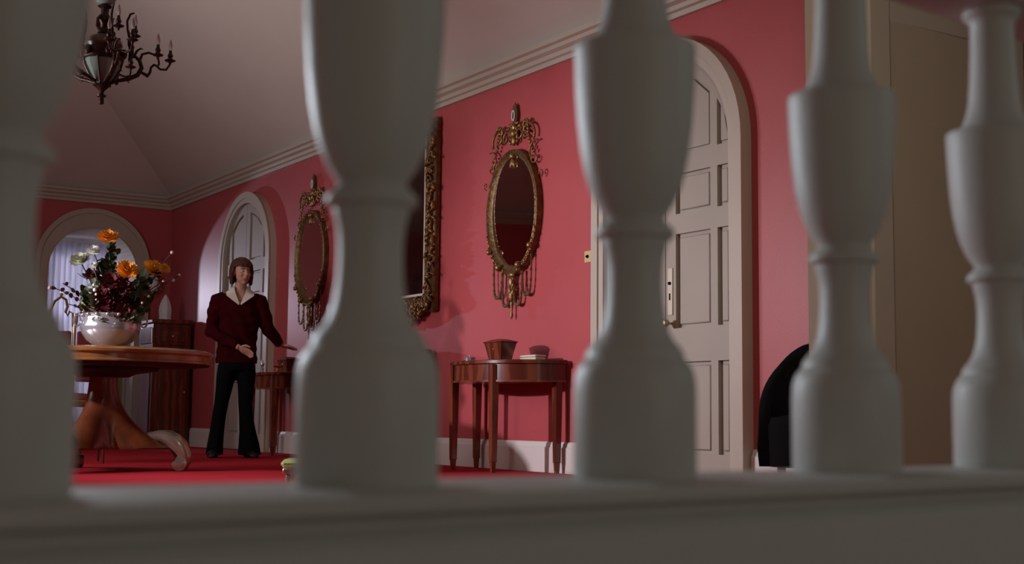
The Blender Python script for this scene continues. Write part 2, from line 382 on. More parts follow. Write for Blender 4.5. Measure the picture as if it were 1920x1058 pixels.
# ------------------------------------------------------------------ arched doors on the long wall
def make_door(num, yc):
    t = thing('door_%d' % num, None, None, (XW, yc, 0), RZ, kind='structure')
    hw, zs = 0.70, 1.95
    b = MB(); arch_band(b, 0, 0.59, hw, zs, -0.075, 0.0); arch_band(b, 0, 0.64, hw+0.006, zs, -0.085, -0.075)
    b.build('casing', M['cream'], t)
    b = MB(); ar = arch_pts(0, 0.59, zs, 28)
    b.prism(ar, -0.02, -0.012); b.build('lunette_board', M['door'], t)
    for sg in (-1, 1):
        b = MB()
        def top(x): return zs + sqrt(max(0.585**2 - x*x, 0.0))
        xs = [0.004, 0.08, 0.31, 0.36, 0.55, 0.585]
        # stiles and muntin
        def strip(xa, xb, z0, z1a, z1b, y0=-0.045, y1=-0.02):
            p = [(sg*xa, z0), (sg*xb, z0), (sg*xb, z1b), (sg*xa, z1a)]
            b.prism(p, y0, y1)
        cols = [(0.004, 0.095), (0.405, 0.465), (0.565, 0.588)]
        for xa, xb in cols:
            xm = min(xb, 0.584)
            strip(xa, xb, 0.01, top(xa)-0.0, top(xm))
        # rails between
        for xa, xb in ((0.095, 0.405), (0.465, 0.565)):
            for z0, z1 in ((0.01, 0.17), (0.70, 0.90), (1.46, 1.58), (1.82, 1.94)):
                strip(xa, xb, z0, z1, z1)
            # arched head rail
            n = 6
            for k in range(n):
                xk0 = xa+(xb-xa)*k/n; xk1 = xa+(xb-xa)*(k+1)/n
                b.prism([(sg*xk0, top(xk0)-0.09), (sg*xk1, top(xk1)-0.09), (sg*xk1, top(xk1)), (sg*xk0, top(xk0))], -0.045, -0.02)
        lf = b.build('leaf', M['door'], t)
        for xa, xb in ((0.095, 0.405), (0.465, 0.565)):
            for z0, z1 in ((0.17, 0.70), (0.90, 1.46), (1.58, 1.82), (1.94, None)):
                i = 0.022
                if z1 is None:
                    xm = (xa+xb)/2; pl = [(sg*(xa+i), z0+i), (sg*(xb-i), z0+i), (sg*(xb-i), top(xb)-0.09-i), (sg*xm, top(xm)-0.09-i), (sg*(xa+i), top(xa)-0.09-i)]
                    if top(xb)-0.09-i < z0+i+0.02: pl = [(sg*(xa+i), z0+i), (sg*(xa+i+0.03), z0+i), (sg*(xa+i+0.02), z0+i+0.05), (sg*(xa+i), z0+i+0.06)]
                    MB().prism(pl, -0.034, -0.02).build('panel', M['door'], lf)
                else:
                    MB().bbox((min(sg*(xa+i), sg*(xb-i)), -0.034, z0+i), (max(sg*(xa+i), sg*(xb-i)), -0.02, z1-i), 0.006).build('panel', M['door'], lf)
    b = MB(); b.bbox((0.025, -0.052, 0.98), (0.07, -0.045, 1.26), 0.003)
    pl = b.build('escutcheon', M['ivory'], t)
    b = MB(); b.lathe([(0.010, 0.052), (0.010, 0.060), (0.001, 0.061)], (0.047, 0, 1.17), 10, 'y'); b.box((0.043, -0.056, 1.07), (0.051, -0.051, 1.11)); b.build('keyhole', M['black'], pl)
    b = MB(); b.lathe([(0.008, 0.045), (0.008, 0.075), (0.022, 0.085), (0.026, 0.1), (0.018, 0.115), (0.001, 0.118)], (0.06, 0, 0.93), 14, 'y'); b.build('knob', M['brass'], t)
    return t
make_door(1, 12.96); make_door(2, 6.16)

# switch plate left of the near door
t = thing('switch_plate', 'brass switch plate with two dark toggles beside the near arched door', 'switch', (XW, 6.97, 1.42), RZ)
MB().bbox((-0.075, -0.008, -0.038), (0.075, 0, 0.038), 0.003).build('plate', mat('yellowed_plate', (0.62, 0.50, 0.22), 0.4), t)
for dx in (-0.035, 0.03):
    b = MB(); b.lathe([(0.012, 0.008), (0.010, 0.016), (0.006, 0.024), (0.001, 0.025)], (dx, 0, 0), 10, 'y'); b.build('toggle', M['black'], t)

# ------------------------------------------------------------------ balustrade
BZ = 0.322                     # top of the base rail
RD = Vector((1, 0.085, 0)).normalized(); RN = Vector((-RD.y, RD.x, 0)); BANG = atan2(RD.y, RD.x)
B0 = Vector((0.172, 0.912, 0))
prof = [(0.0545,0.0),(0.0560,0.004),(0.0560,0.076),(0.0552,0.090),(0.0530,0.0985),(0.0500,0.104),(0.0465,0.1075),(0.0455,0.1085),(0.0452,0.1105),(0.0440,0.1155),(0.0400,0.121),(0.0352,0.1265),(0.0315,0.134),(0.0285,0.145),
        (0.0265,0.160),(0.0256,0.178),(0.0258,0.192),(0.0272,0.205),(0.0292,0.213),(0.0300,0.2165),(0.0300,0.2185),(0.0345,0.2200),(0.0362,0.2225),(0.0366,0.2255),(0.0358,0.2285),(0.0325,0.2320),(0.0288,0.2355),(0.0272,0.2385),
        (0.0290,0.2425),(0.0360,0.2530),(0.0425,0.2680),(0.0470,0.2840),(0.0505,0.3030),(0.0535,0.3300),(0.0555,0.3620),(0.0566,0.3950),(0.0566,0.4010),(0.0556,0.4030),(0.0455,0.4045),(0.0430,0.4060),
        (0.0385,0.4110),(0.0335,0.4230),(0.0300,0.4400),(0.0278,0.4650),(0.0265,0.4950),(0.0255,0.5250),(0.0255,0.5350),(0.0275,0.5430),(0.034,0.547),(0.034,0.555)]
prof = [(r, h*1.0) for r, h in prof]
ZS = 0.225/0.227
places = ['leftmost, cut off by the left edge of the photograph', 'second from the left, in front of the big gilt mirror',
          'in front of the near arched door', 'beside the black chair, second from the right', 'rightmost, in front of the dim beige wall']
ts = [0.009, 0.2975, 0.581, 0.882, 1.170, ]
b = MB(); b.lathe([(r, BZ+h*ZS) for r, h in prof], (0,0,0), 56)
bal0 = None
for i, tt in enumerate(ts + [1.46]):
    if bal0 is None:
        o = b.build('baluster', M['bal'], None, 48); bal0 = o
    else:
        o = bal0.copy(); COL.objects.link(o)
    p = B0 + RD*tt; o.location = (p.x, p.y, 0)
    o['category'] = 'baluster'; o['group'] = 'turned balusters of the stair railing'
    o['label'] = 'turned pale grey wooden baluster, ' + (places[i] if i < 5 else 'just outside the right edge of the photograph')
# base rail and handrail, profile in (perpendicular distance toward camera, z)
def rail(name, prof, x0, x1, m):
    b = MB(); rs = []
    for x in (x0, x1):
        p = B0 + RD*x
        rs.append([tuple(p - RN*d + Vector((0,0,z))) for d, z in prof])
    b.rings(rs); return b.build(name, m, None, 30)
r = rail('base_rail', [(-0.08, 0.0), (-0.08, 0.300), (-0.073, 0.322), (0.074, 0.322), (0.090, 0.3195), (0.096, 0.314), (0.095, 0.308), (0.084, 0.305), (0.076, 0.301), (0.077, 0.296), (0.090, 0.289), (0.096, 0.282), (0.096, 0.205), (0.092, 0.200), (0.092, 0.0), (0.092, -0.4), (-0.08, -0.4)], -0.65, 2.6, M['bal'])
tag(r, 'thick moulded pale grey base rail under the row of balusters', 'railing')
r = rail('handrail', [(-0.05, 0.872), (-0.055, 0.89), (-0.045, 0.925), (-0.015, 0.94), (0.015, 0.94), (0.045, 0.925), (0.055, 0.89), (0.05, 0.872)], -0.65, 2.6, M['bal'])
tag(r, 'pale grey handrail on top of the balusters', 'railing')

# ------------------------------------------------------------------ centre table
TC = Vector((2.43, 8.66, 0))
t = thing('pedestal_table', 'round burr walnut pedestal table with silvered scroll foot under the flower bowl', 'table', TC)
b = MB()
b.lathe([(0.001,0.775),(0.62,0.775),(0.672,0.768),(0.690,0.757),(0.692,0.742),(0.680,0.732),(0.676,0.728),(0.676,0.700),(0.690,0.692),(0.690,0.684),(0.655,0.680),(0.001,0.680)][::-1], (0,0,0), 96)
b.build('tabletop', M['burrtop'], t)
b = MB(); b.lathe([(0.001,0.60),(0.16,0.60),(0.2,0.62),(0.33,0.64),(0.34,0.645),(0.34,0.662),(0.55,0.668),(0.56,0.68),(0.001,0.68)], (0,0,0), 48); b.build('apron_block', mat('shaded_apron_wood', (0.012, 0.008, 0.008), 0.6), t)  # shade under the tabletop is put into this near-black colour
MB().lathe([(0.001,0.672),(0.66,0.674),(0.672,0.683),(0.001,0.684)], (0,0,0), 72).build('underside', mat('shaded_underside_wood', (0.02, 0.011, 0.009), 0.7), t)  # disc added to darken the underside, its shade painted as colour
A0 = radians(-26)
b = MB(); rs = []
for k in range(17):
    u = k/16; z = 0.62 - 0.47*u
    a = 0.088 + 0.085*u**1.7; bb = 0.27*max(0, (u-0.12)/0.88)**2.6
    ring = []
    for j in range(72):
        th_ = 2*pi*j/72; q = max(0, cos(1.5*(((th_-A0+pi/3) % (2*pi/3)) - pi/3)))
        r_ = a*(1+0.10*u*0) + bb*q**(2.2)
        ring.append((r_*cos(th_), r_*sin(th_), z))
    rs.append(ring)
rs.append([(x*0.97, y*0.97, 0.140) for x, y, z in rs[-1]])
b.rings(rs); ped = b.build('pedestal', M['burr'], t, 50)
for j in range(3):
    an = A0 + j*2*pi/3; d = Vector((cos(an), sin(an), 0)); pts = []; rad = []
    for k, (r_, z, w) in enumerate([(0.24,0.200,0.034),(0.31,0.213,0.036),(0.37,0.222,0.040),(0.42,0.215,0.050),(0.462,0.190,0.058),(0.498,0.150,0.060),(0.520,0.105,0.056),(0.525,0.070,0.052),(0.515,0.052,0.050),(0.500,0.052,0.046)]):
        pts.append(d*r_ + Vector((0,0,z))); rad.append(w)
    b = MB(); b.tube(pts, rad, 18); sd = Vector((-d.y, d.x, 0))
    c0 = d*0.502 + Vector((0,0,0.050))
    b.rings([[tuple(c0 + sd*s_*0.052 + d*cos(q*pi/9)*r0 + Vector((0,0,1))*sin(q*pi/9)*r0) for q in range(18)] for s_, r0 in ((-1.1,0.03),(-1.0,0.048),(1.0,0.048),(1.1,0.03))])
    o = b.build('foot', M['pewter'], t, 50)
    if j == 0: o['label'] = 'bright silvered scroll foot pointing to the right'

# ------------------------------------------------------------------ bowl and flowers
BR = radians(15.7); rgt = Vector((cos(BR), -sin(BR), 0)); awy = Vector((sin(BR), cos(BR), 0))
BC = TC + Vector((0, 0, 0.776)) + rgt*0.03
t = thing('silver_bowl', 'large round polished silver bowl holding flowers on the pedestal table', 'bowl', BC)
b = MB()
b.lathe([(0.001,0),(0.085,0),(0.09,0.008),(0.075,0.016),(0.10,0.024),(0.150,0.060),(0.180,0.105),(0.188,0.145),(0.182,0.180),(0.170,0.205),(0.172,0.220),(0.180,0.228),(0.176,0.232),(0.166,0.220),(0.162,0.205),(0.172,0.175),(0.178,0.145),(0.168,0.105),(0.14,0.065),(0.09,0.035),(0.001,0.03)], (0,0,0), 64)
b.build('bowl_body', M['silver'], t, 60)
b = MB(); pts = []
for sgn in (-1, 1):
    cc = rgt*(sgn*0.185)
    ring = [cc + Vector((0,0,0.185)) + rgt*(sgn*0.022*(1-cos(q*pi/6))) + Vector((0,0,1))*(0.035*sin(q*pi/6)) for q in range(13)]
    MB().tube(ring, 0.006, 8).build('handle_ring', M['silver'], t)
b = MB()
for j in range(16):
    a = 2*pi*j/16; b.ball((0.178*cos(a), 0.178*sin(a), 0.222), 0.013, 8, 5)
b.build('rim_beading', M['silver'], t)

def fpos(px, py, dep=0.0): # offsets in metres from the bowl centre line
    return BC + rgt*((px-207)/290) + Vector((0,0,1))*((645-py)/290) + awy*dep
def stem(mb, a, p, r=0.004, bend=0.03):
    a = Vector(a); p = Vector(p); mid = (a+p)/2 + rgt*bend*(1 if p.dot(rgt) > a.dot(rgt) else -1)*-1 + Vector((0,0,bend))
    pts = [a*(1-u)**2 + mid*2*u*(1-u) + p*u*u for u in [k/6 for k in range(7)]]
    mb.tube(pts, r, 5)
def flower(px, py, R, dep, m, label, group=None, petals=34, layers=4, nm='flower', leafy=True):
    p = fpos(px, py, dep); org = BC + Vector((random.uniform(-.05,.05), random.uniform(-.05,.05), 0.06))
    t = thing(nm, label, 'flower', org, 0, group)
    b = MB(); stem(b, (0,0,0), p-org, 0.0045); b.build('stem', M['leaf'], t)
    face = ((-awy)*0.75 + (p-BC-Vector((0,0,0.15))).normalized()*0.8).normalized()
    u = face.orthogonal().normalized(); v = face.cross(u)
    b = MB(); c = p-org
    for L in range(layers):
        k = petals*(layers-L)//layers + 5; tilt = 0.10 + 0.34*L
        for j in range(k):
            a = 2*pi*j/k + random.uniform(-.15,.15) + L
            d = (u*cos(a) + v*sin(a))*cos(tilt) + face*sin(tilt)
            b.petal(c + face*0.004*L, d, face, R*(1.0-0.17*L)*random.uniform(.85,1.12), R*0.36, 0.22)
    b.ball(tuple(c+face*0.01), R*0.35, 8, 6)
    b.build('bloom', m, t, 80)
    if leafy:
        b = MB()
        for k in range(5):
            q = c*random.uniform(.45,.9); d = Vector((random.uniform(-1,1), random.uniform(-1,1), random.uniform(-.2,.8)))
            b.petal(q, d, Vector((0,0,1)), 0.07, 0.035, 0.1)
        b.build('leaves', M['leaf'], t, 80)
    return t
flower(196, 436, 0.070, 0.0, M['orange'], 'tall orange shaggy bloom topping the bouquet', None)
flower(232, 500, 0.072, -0.12, M['orange'], 'orange shaggy bloom at the middle right of the bouquet')
flower(279, 492, 0.068, -0.02, M['amber'], 'amber yellow bloom at the right side of the bouquet')
flower(299, 488, 0.045, 0.03, M['amber'], 'smaller amber bloom at the far right of the bouquet')
flower(148, 480, 0.064, 0.02, M['cpetal'], 'creamy green-white feathery bloom at the left of the bouquet')
flower(171, 463, 0.048, -0.02, M['wpetal'], 'bright white bloom above the cream one in the bouquet', petals=24)
flower(172, 490, 0.026, -0.06, M['wpetal'], 'small white bloom just below the bright white one', petals=16, layers=3, leafy=False)
for (px, py, R, where) in [(172,508,.045,'at the upper left, under the small white bloom'),(205,522,.062,'at the top centre of the dark mass'),(226,530,.062,'just below the middle orange bloom'),
        (190,547,.066,'at the left of the dark mass'),(215,553,.070,'at the very centre of the dark mass'),(243,545,.062,'right of the centre of the dark mass'),(203,578,.066,'low in front, left of centre above the bowl rim'),
        (228,578,.062,'low in front, right of centre above the bowl rim'),(262,528,.045,'under the amber bloom'),(180,566,.055,'at the lower left above the rim'),(252,563,.050,'at the lower right above the rim'),(286,500,.032,'overlapping the amber bloom'),
        (218,537,.06,'second row behind the centre'),(198,560,.06,'left of centre, tucked behind')]:
    flower(px, py, R*1.12, random.uniform(-.14,.02), M['dred'], 'dark red bloom ' + where, 'dark red blooms filling the bouquet', petals=22, layers=3)
def sprig(px, py, dep, m, label, group, n=9, L=0.06, Wd=0.035, bend=0.04, tipmat=None, berries=0, cat='foliage'):
    p = fpos(px, py, dep); org = BC + Vector((random.uniform(-.06,.06), random.uniform(-.06,.06), 0.08))
    t = thing('leafy_sprig', label, cat, org, 0, group); c = p-org
    b = MB(); stem(b, (0,0,0), c, 0.003, bend); b.build('stem', M['leaf'], t)
    b = MB()
    for k in range(n):
        u = 0.45 + 0.55*k/n; q = c*u; d = c.normalized()*0.6 + Vector((random.uniform(-1,1), random.uniform(-1,1), random.uniform(-.7,.7)))
        b.petal(q + Vector((0,0,bend*2*u*(1-u))), d, -awy + Vector((0,0,.5)), L*random.uniform(.7,1.2), Wd, 0.1)
    b.build('leaves', m, t, 80)
    if berries:
        b = MB()
        for k in range(berries):
            q = c*(1.0-0.09*k) + Vector((random.uniform(-.03,.03),)*3); b.ball(tuple(q), random.uniform(.008,.014), 7, 5)
        b.build('buds', tipmat, t)
for px, py, dep, where in [(190,500,.02,'beside the white blooms'),(200,470,.01,'on the tall orange stem, lower'),(203,452,.0,'on the tall orange stem, just under the bloom'),(258,505,-.05,'between the orange and amber blooms'),(184,478,.04,'right of the bright white bloom'),
        (262,538,-.1,'right, below the amber bloom'),(272,560,-.08,'far right, low'),(225,540,-.12,'in the centre front'),(212,515,-.1,'left of the middle orange bloom'),(163,542,-.05,'at the left edge')]:
    sprig(px, py, dep, M['leaf'], 'dark green leafy sprig ' + where, 'dark green sprigs of the bouquet', 16, .078, .046)
for px, py, dep, where in [(158,538,-.08,'at the far left'),(168,522,-.1,'at the left, highest of the pale ones'),(172,558,-.14,'left, above the rim'),(150,560,-.05,'leftmost over the rim'),(268,570,-.1,'rightmost over the rim'),(240,584,-.16,'right of centre over the rim'),(184,588,-.16,'left of centre over the rim'),(256,586,-.12,'right, low over the rim')]:
    sprig(px, py, dep, M['leafl'], 'pale grey-green sprig ' + where + ' of the silver bowl', 'pale sprigs at the bowl rim', 15, .058, .034)
sprig(98, 530, -.02, M['berry'], 'arching twig of dark red leaves reaching out to the left', None, 7, .04, .028, .07, M['pinkb'], 1)
sprig(118, 522, .02, M['berry'], 'second dark red twig on the left, shorter and higher', None, 7, .035, .025, .06)
sprig(130, 562, -.04, M['berry'], 'drooping dark twig with curled leaves at lower left', None, 8, .035, .02, .07)
sprig(328, 500, -.02, M['leaf'], 'thin twig with a white bud reaching far to the right', None, 6, .035, .018, .05, M['wpetal'], 2)
sprig(312, 458, .02, M['berry'], 'thin twig pointing up at the right of the bouquet', None, 5, .03, .015, .02, M['pinkb'], 1)
sprig(300, 512, -.05, M['berry'], 'dark red leafed twig under the amber bloom', None, 8, .04, .03, .04, M['pinkb'], 2)
sprig(272, 545, -.12, M['berry'], 'dark red twig with pale pink buds at lower right', None, 8, .04, .03, .04, M['pinkb'], 5)
sprig(180, 520, -.15, M['leafl'], 'slim sprig of small whitish buds beside the cream bloom', None, 5, .03, .02, .02, M['wpetal'], 5)

# ------------------------------------------------------------------ gilt chair behind the table
cp = Vector((2.60, 10.10, 0))
t = thing('gilt_chair', 'slender gilt chair with scrolled open crest behind the pedestal table', 'chair', cp, radians(-15))
for sx in (-0.24, 0.24):
    MB().tube([(sx,-0.22,0),(sx,-0.22,0.25),(sx*0.98,-0.215,0.43)], [0.009,0.011,0.016], 10).build('leg', M['mahogd'], t)
for sx in (-0.21, 0.21):
    MB().tube([(sx,0.26,0),(sx,0.22,0.25),(sx,0.2,0.45)], [0.009,0.011,0.016], 10).build('leg', M['mahogd'], t)
MB().bbox((-0.26,-0.24,0.41),(0.26,0.22,0.46),0.012).build('seat_frame', M['gilt'], t)
MB().ball((0,-0.01,0.465),(0.245,0.22,0.05),24,10).build('seat', M['redup'], t)
b = MB(); half = [(0.20,0.2,0.45),(0.21,0.215,0.7),(0.212,0.22,0.95),(0.200,0.22,1.06),(0.180,0.22,1.14),(0.150,0.22,1.21),(0.105,0.22,1.245),(0.070,0.22,1.225),(0.058,0.22,1.17),(0.070,0.22,1.13),(0.055,0.22,1.10),(0.040,0.22,1.135),(0.015,0.22,1.12),(0.010,0.22,1.02)]
for sg in (-1, 1): b.tube([(sg*x, y, z) for x, y, z in half], 0.010, 9); b.ball((sg*0.105,0.22,1.262),0.013,8,6)
b.build('back_frame', M['giltd'], t)
MB().tube([(0,0.22,1.12),(0,0.22,1.0),(0,0.215,0.8),(0,0.2,0.45)], [0.010,0.013,0.014,0.016], 10).build('splat', M['brass'], t)
for sg in (-1, 1): MB().bbox((min(sg*0.02,sg*0.19),0.19,0.60),(max(sg*0.02,sg*0.19),0.22,0.985),0.012).build('back_pad', M['redup'], t)

# ------------------------------------------------------------------ cabinet, crystal, sconce at the far wall
t = thing('corner_cabinet', 'tall dark mahogany cabinet standing in the far corner', 'cabinet', (4.815, 14.78, 0))
MB().bbox((-0.215,-0.26,0.06),(0.215,0.24,1.36),0.006).build('carcass', M['mahogd'], t)
MB().bbox((-0.235,-0.28,1.36),(0.235,0.25,1.41),0.012).build('top', M['mahog'], t)
MB().bbox((-0.225,-0.27,0.0),(0.225,0.25,0.07),0.01).build('plinth', M['mahogd'], t)
for z0, z1, nm in ((0.12,1.08,'door'),(1.12,1.32,'drawer')):
    d = MB().bbox((-0.185,-0.272,z0),(0.185,-0.259,z1),0.006).build(nm, M['mahogd'], t)
    MB().bbox((-0.14,-0.280,z0+0.04),(0.14,-0.271,z1-0.04),0.004).build('panel', M['mahog'], d)
    b = MB(); b.lathe([(0.006,0.28),(0.007,0.292),(0.012,0.30),(0.001,0.306)], (0.0 if nm=='drawer' else 0.15, 0, (z0+z1)/2), 10, 'y'); b.build('knob', M['brass'], d)
for z0, z1 in ((0.12,1.08),(1.14,1.32)):
    MB().bbox((-0.226,-0.2,z0),(-0.214,0.19,z1),0.004).build('side_panel', M['mahog'], t)
MB().bbox((-0.228,-0.245,1.14),(-0.214,-0.222,1.31),0.003).build('white_strip', M['white'], t)['label'] = 'narrow white strip at the front edge'
t = thing('crystal_ornament', 'pointed clear crystal ornament on top of the corner cabinet', 'ornament', (4.79, 14.72, 1.411))
b = MB(); b.lathe([(0.001,0),(0.072,0),(0.075,0.012),(0.066,0.03),(0.072,0.07),(0.075,0.11),(0.066,0.17),(0.042,0.23),(0.018,0.275),(0.001,0.295)], (0,0,0), 8); b.build('crystal_body', M['frost'], t, 15)
b = MB(); b.lathe([(0.001,0.05),(0.03,0.06),(0.035,0.11),(0.02,0.17),(0.001,0.2)], (0,-0.0,0.0), 8); b.build('crystal_core', M['silver'], t, 15)
t = thing('wall_sconce', 'wall sconce with pale frosted glass shade right of the far arch', 'lamp', (4.86, YF-0.001, 1.86))
b = MB(); b.lathe([(0.035,0),(0.035,0.01),(0.012,0.02),(0.001,0.022)], (0,0,-0.1), 14, 'y'); b.tube([(0,-0.01,-0.1),(0,-0.06,-0.13),(0,-0.1,-0.11),(0,-0.1,-0.09)], 0.007, 8); b.build('bracket', M['brass'], t)
b = MB(); b.lathe([(0.02,-0.09),(0.045,-0.07),(0.062,-0.01),(0.06,0.06),(0.045,0.12),(0.042,0.12),(0.056,0.06),(0.058,-0.01),(0.04,-0.066),(0.015,-0.085)], (0,-0.1,0), 24); b.build('lamp_shade', M['frost'], t)

# ------------------------------------------------------------------ demilune tables
def demi(a, bb, n=28, y0=0.0): return [(-a*cos(pi*k/n), y0 - bb*sin(pi*k/n)**0.9) for k in range(n+1)]
def make_demi(label, yc):
    t = thing('demilune_table', label, 'table', (XW-0.03, yc, 0), RZ, 'half-round side tables against the red wall')
    a, d = 0.565, 0.46
    b = MB(); rs = []
    for k_, z in ((-0.006,0.722),(0,0.726),(0,0.742),(-0.006,0.747)):
        rs.append([(x, min(y, 0)) for x, y in demi(a+k_, d+k_)])
    b.rings([[(x, y, z) for x, y in r_] for r_, z in zip(rs, (0.720,0.724,0.742,0.747))]); b.build('tabletop', M['mahog'], t, 30)
    b = MB(); b.prismz([(x, y-0.004) for x, y in demi(a-0.02, d-0.025)], 0.605, 0.721); b.build('apron', M['mahog'], t, 30)
    b = MB(); b.prismz([(x, y-0.004) for x, y in demi(a-0.013, d-0.018)], 0.600, 0.612); b.build('apron_band', M['burr'], t, 30)
    for sx, y in ((-0.51,-0.045),(0.51,-0.045),(-0.26,-0.385),(0.26,-0.385)):
        b = MB(); b.rings([[(sx-w, y-w, z),(sx+w, y-w, z),(sx+w, y+w, z),(sx-w, y+w, z)] for w, z in ((0.012,0.0),(0.016,0.07),(0.020,0.074),(0.019,0.08),(0.026,0.62),(0.026,0.716))]); b.build('leg', M['mahog'], t, 30)
    return t
T2 = (XW-0.03, 7.76); T1 = (XW-0.03, 11.50)
make_demi('half-round mahogany side table under the near oval mirror', T2[1])
make_demi('half-round mahogany side table behind the standing person', T1[1])
def knife_box(label, loc, rz=RZ):
    t = thing('wooden_caddy', label, 'box', loc, rz, 'flared wooden caddies on the side tables')
    b = MB(); b.rings([[(-w,-d,z),(w,-d,z),(w,d,z),(-w,d,z)] for w, d, z in ((0.078,0.045,0),(0.078,0.045,0.008),(0.088,0.05,0.05),(0.108,0.062,0.118))]); b.build('body', M['mahog'], t, 25)
    b = MB(); b.rings([[(-w,-d,z),(w,-d,z),(w,d,z),(-w,d,z)] for w, d, z in ((0.108,0.062,0.118),(0.114,0.068,0.12),(0.114,0.068,0.126),(0.06,0.03,0.142),(0.01,0.008,0.147))]); b.build('lid', M['mahogd'], t, 25)
    b = MB(); b.lathe([(0.008,0.0505),(0.008,0.056),(0.001,0.057)], (0,-0.0035,0.075), 10, 'y'); b.build('lock', M['brass'], t)
    return t
knife_box('flared wooden caddy on the near half-round table', (4.80, 7.62, 0.748))
knife_box('flared wooden caddy on the half-round table beside the person\'s hand', (4.86, 11.36, 0.748))
t = thing('silver_box', 'small round silver box at the left end of the near side table', 'box', (4.80, 8.02, 0.748))
b = MB(); b.lathe([(0.001,0),(0.040,0),(0.042,0.004),(0.042,0.024),(0.044,0.026)], (0,0,0), 28); b.build('box_body', M['silver'], t)
b = MB(); b.lathe([(0.044,0.026),(0.045,0.032),(0.03,0.040),(0.008,0.043),(0.008,0.048),(0.001,0.050)], (0,0,0), 28); b.build('lid', M['silver'], t)
t = thing('card_box', 'low cream box with dark band on the near side table', 'box', (4.93, 7.42, 0.748), RZ)
MB().bbox((-0.095,-0.04,0),(0.095,0.04,0.018),0.003).build('box_body', M['ivory'], t); MB().bbox((-0.098,-0.043,0.020),(0.098,0.043,0.034),0.003).build('lid', M['ivory'], t)
MB().box((-0.09,-0.037,0.016),(0.09,0.037,0.021)).build('band', M['mahogd'], t)
t = thing('silver_candlestick', 'small silver candlestick on the side table behind the person', 'candlestick', (4.80, 11.83, 0.748))
b = MB(); b.lathe([(0.001,0),(0.045,0),(0.043,0.01),(0.02,0.018),(0.01,0.03),(0.018,0.045),(0.009,0.06),(0.016,0.08),(0.022,0.085),(0.02,0.1),(0.001,0.1)], (0,0,0), 24); b.build('stick', M['silver'], t)
b = MB(); b.lathe([(0.009,0.1),(0.009,0.125),(0.001,0.128)], (0,0,0), 12); b.build('candle', M['ivory'], t)
t = thing('gilt_dish', 'small gilt footed dish at the right end of the far side table', 'dish', (4.66, 11.12, 0.748))
b = MB(); b.lathe([(0.001,0),(0.03,0),(0.012,0.01),(0.01,0.03),(0.04,0.042),(0.045,0.05),(0.038,0.046),(0.001,0.038)], (0,0,0), 20); b.build('dish_body', M['brass'], t)

# commode under the big mirror
t = thing('commode', 'dark commode mostly hidden behind the second baluster', 'cabinet', (XW-0.03, 9.60, 0), RZ)
MB().bbox((-0.55,-0.43,0.12),(0.55,0,0.85),0.008).build('carcass', M['mahogd'], t)
MB().bbox((-0.58,-0.46,0.85),(0.58,0,0.885),0.01).build('top', M['mahog'], t)
for k in range(3):
    d = MB().bbox((-0.5,-0.445,0.16+0.23*k),(0.5,-0.429,0.37+0.23*k),0.005).build('drawer', M['mahog'], t)
    for sx in (-0.3, 0.3):
        MB().tube([(sx-0.04,-0.445,0.28+0.23*k),(sx-0.03,-0.465,0.26+0.23*k),(sx+0.03,-0.465,0.26+0.23*k),(sx+0.04,-0.445,0.28+0.23*k)], 0.004, 6).build('handle', M['brass'], d)
for sx in (-0.5, 0.5):
    for y in (-0.39, -0.05): MB().lathe([(0.02,0),(0.03,0.02),(0.022,0.05),(0.035,0.12)], (sx, y, 0), 12).build('foot', M['mahogd'], t)

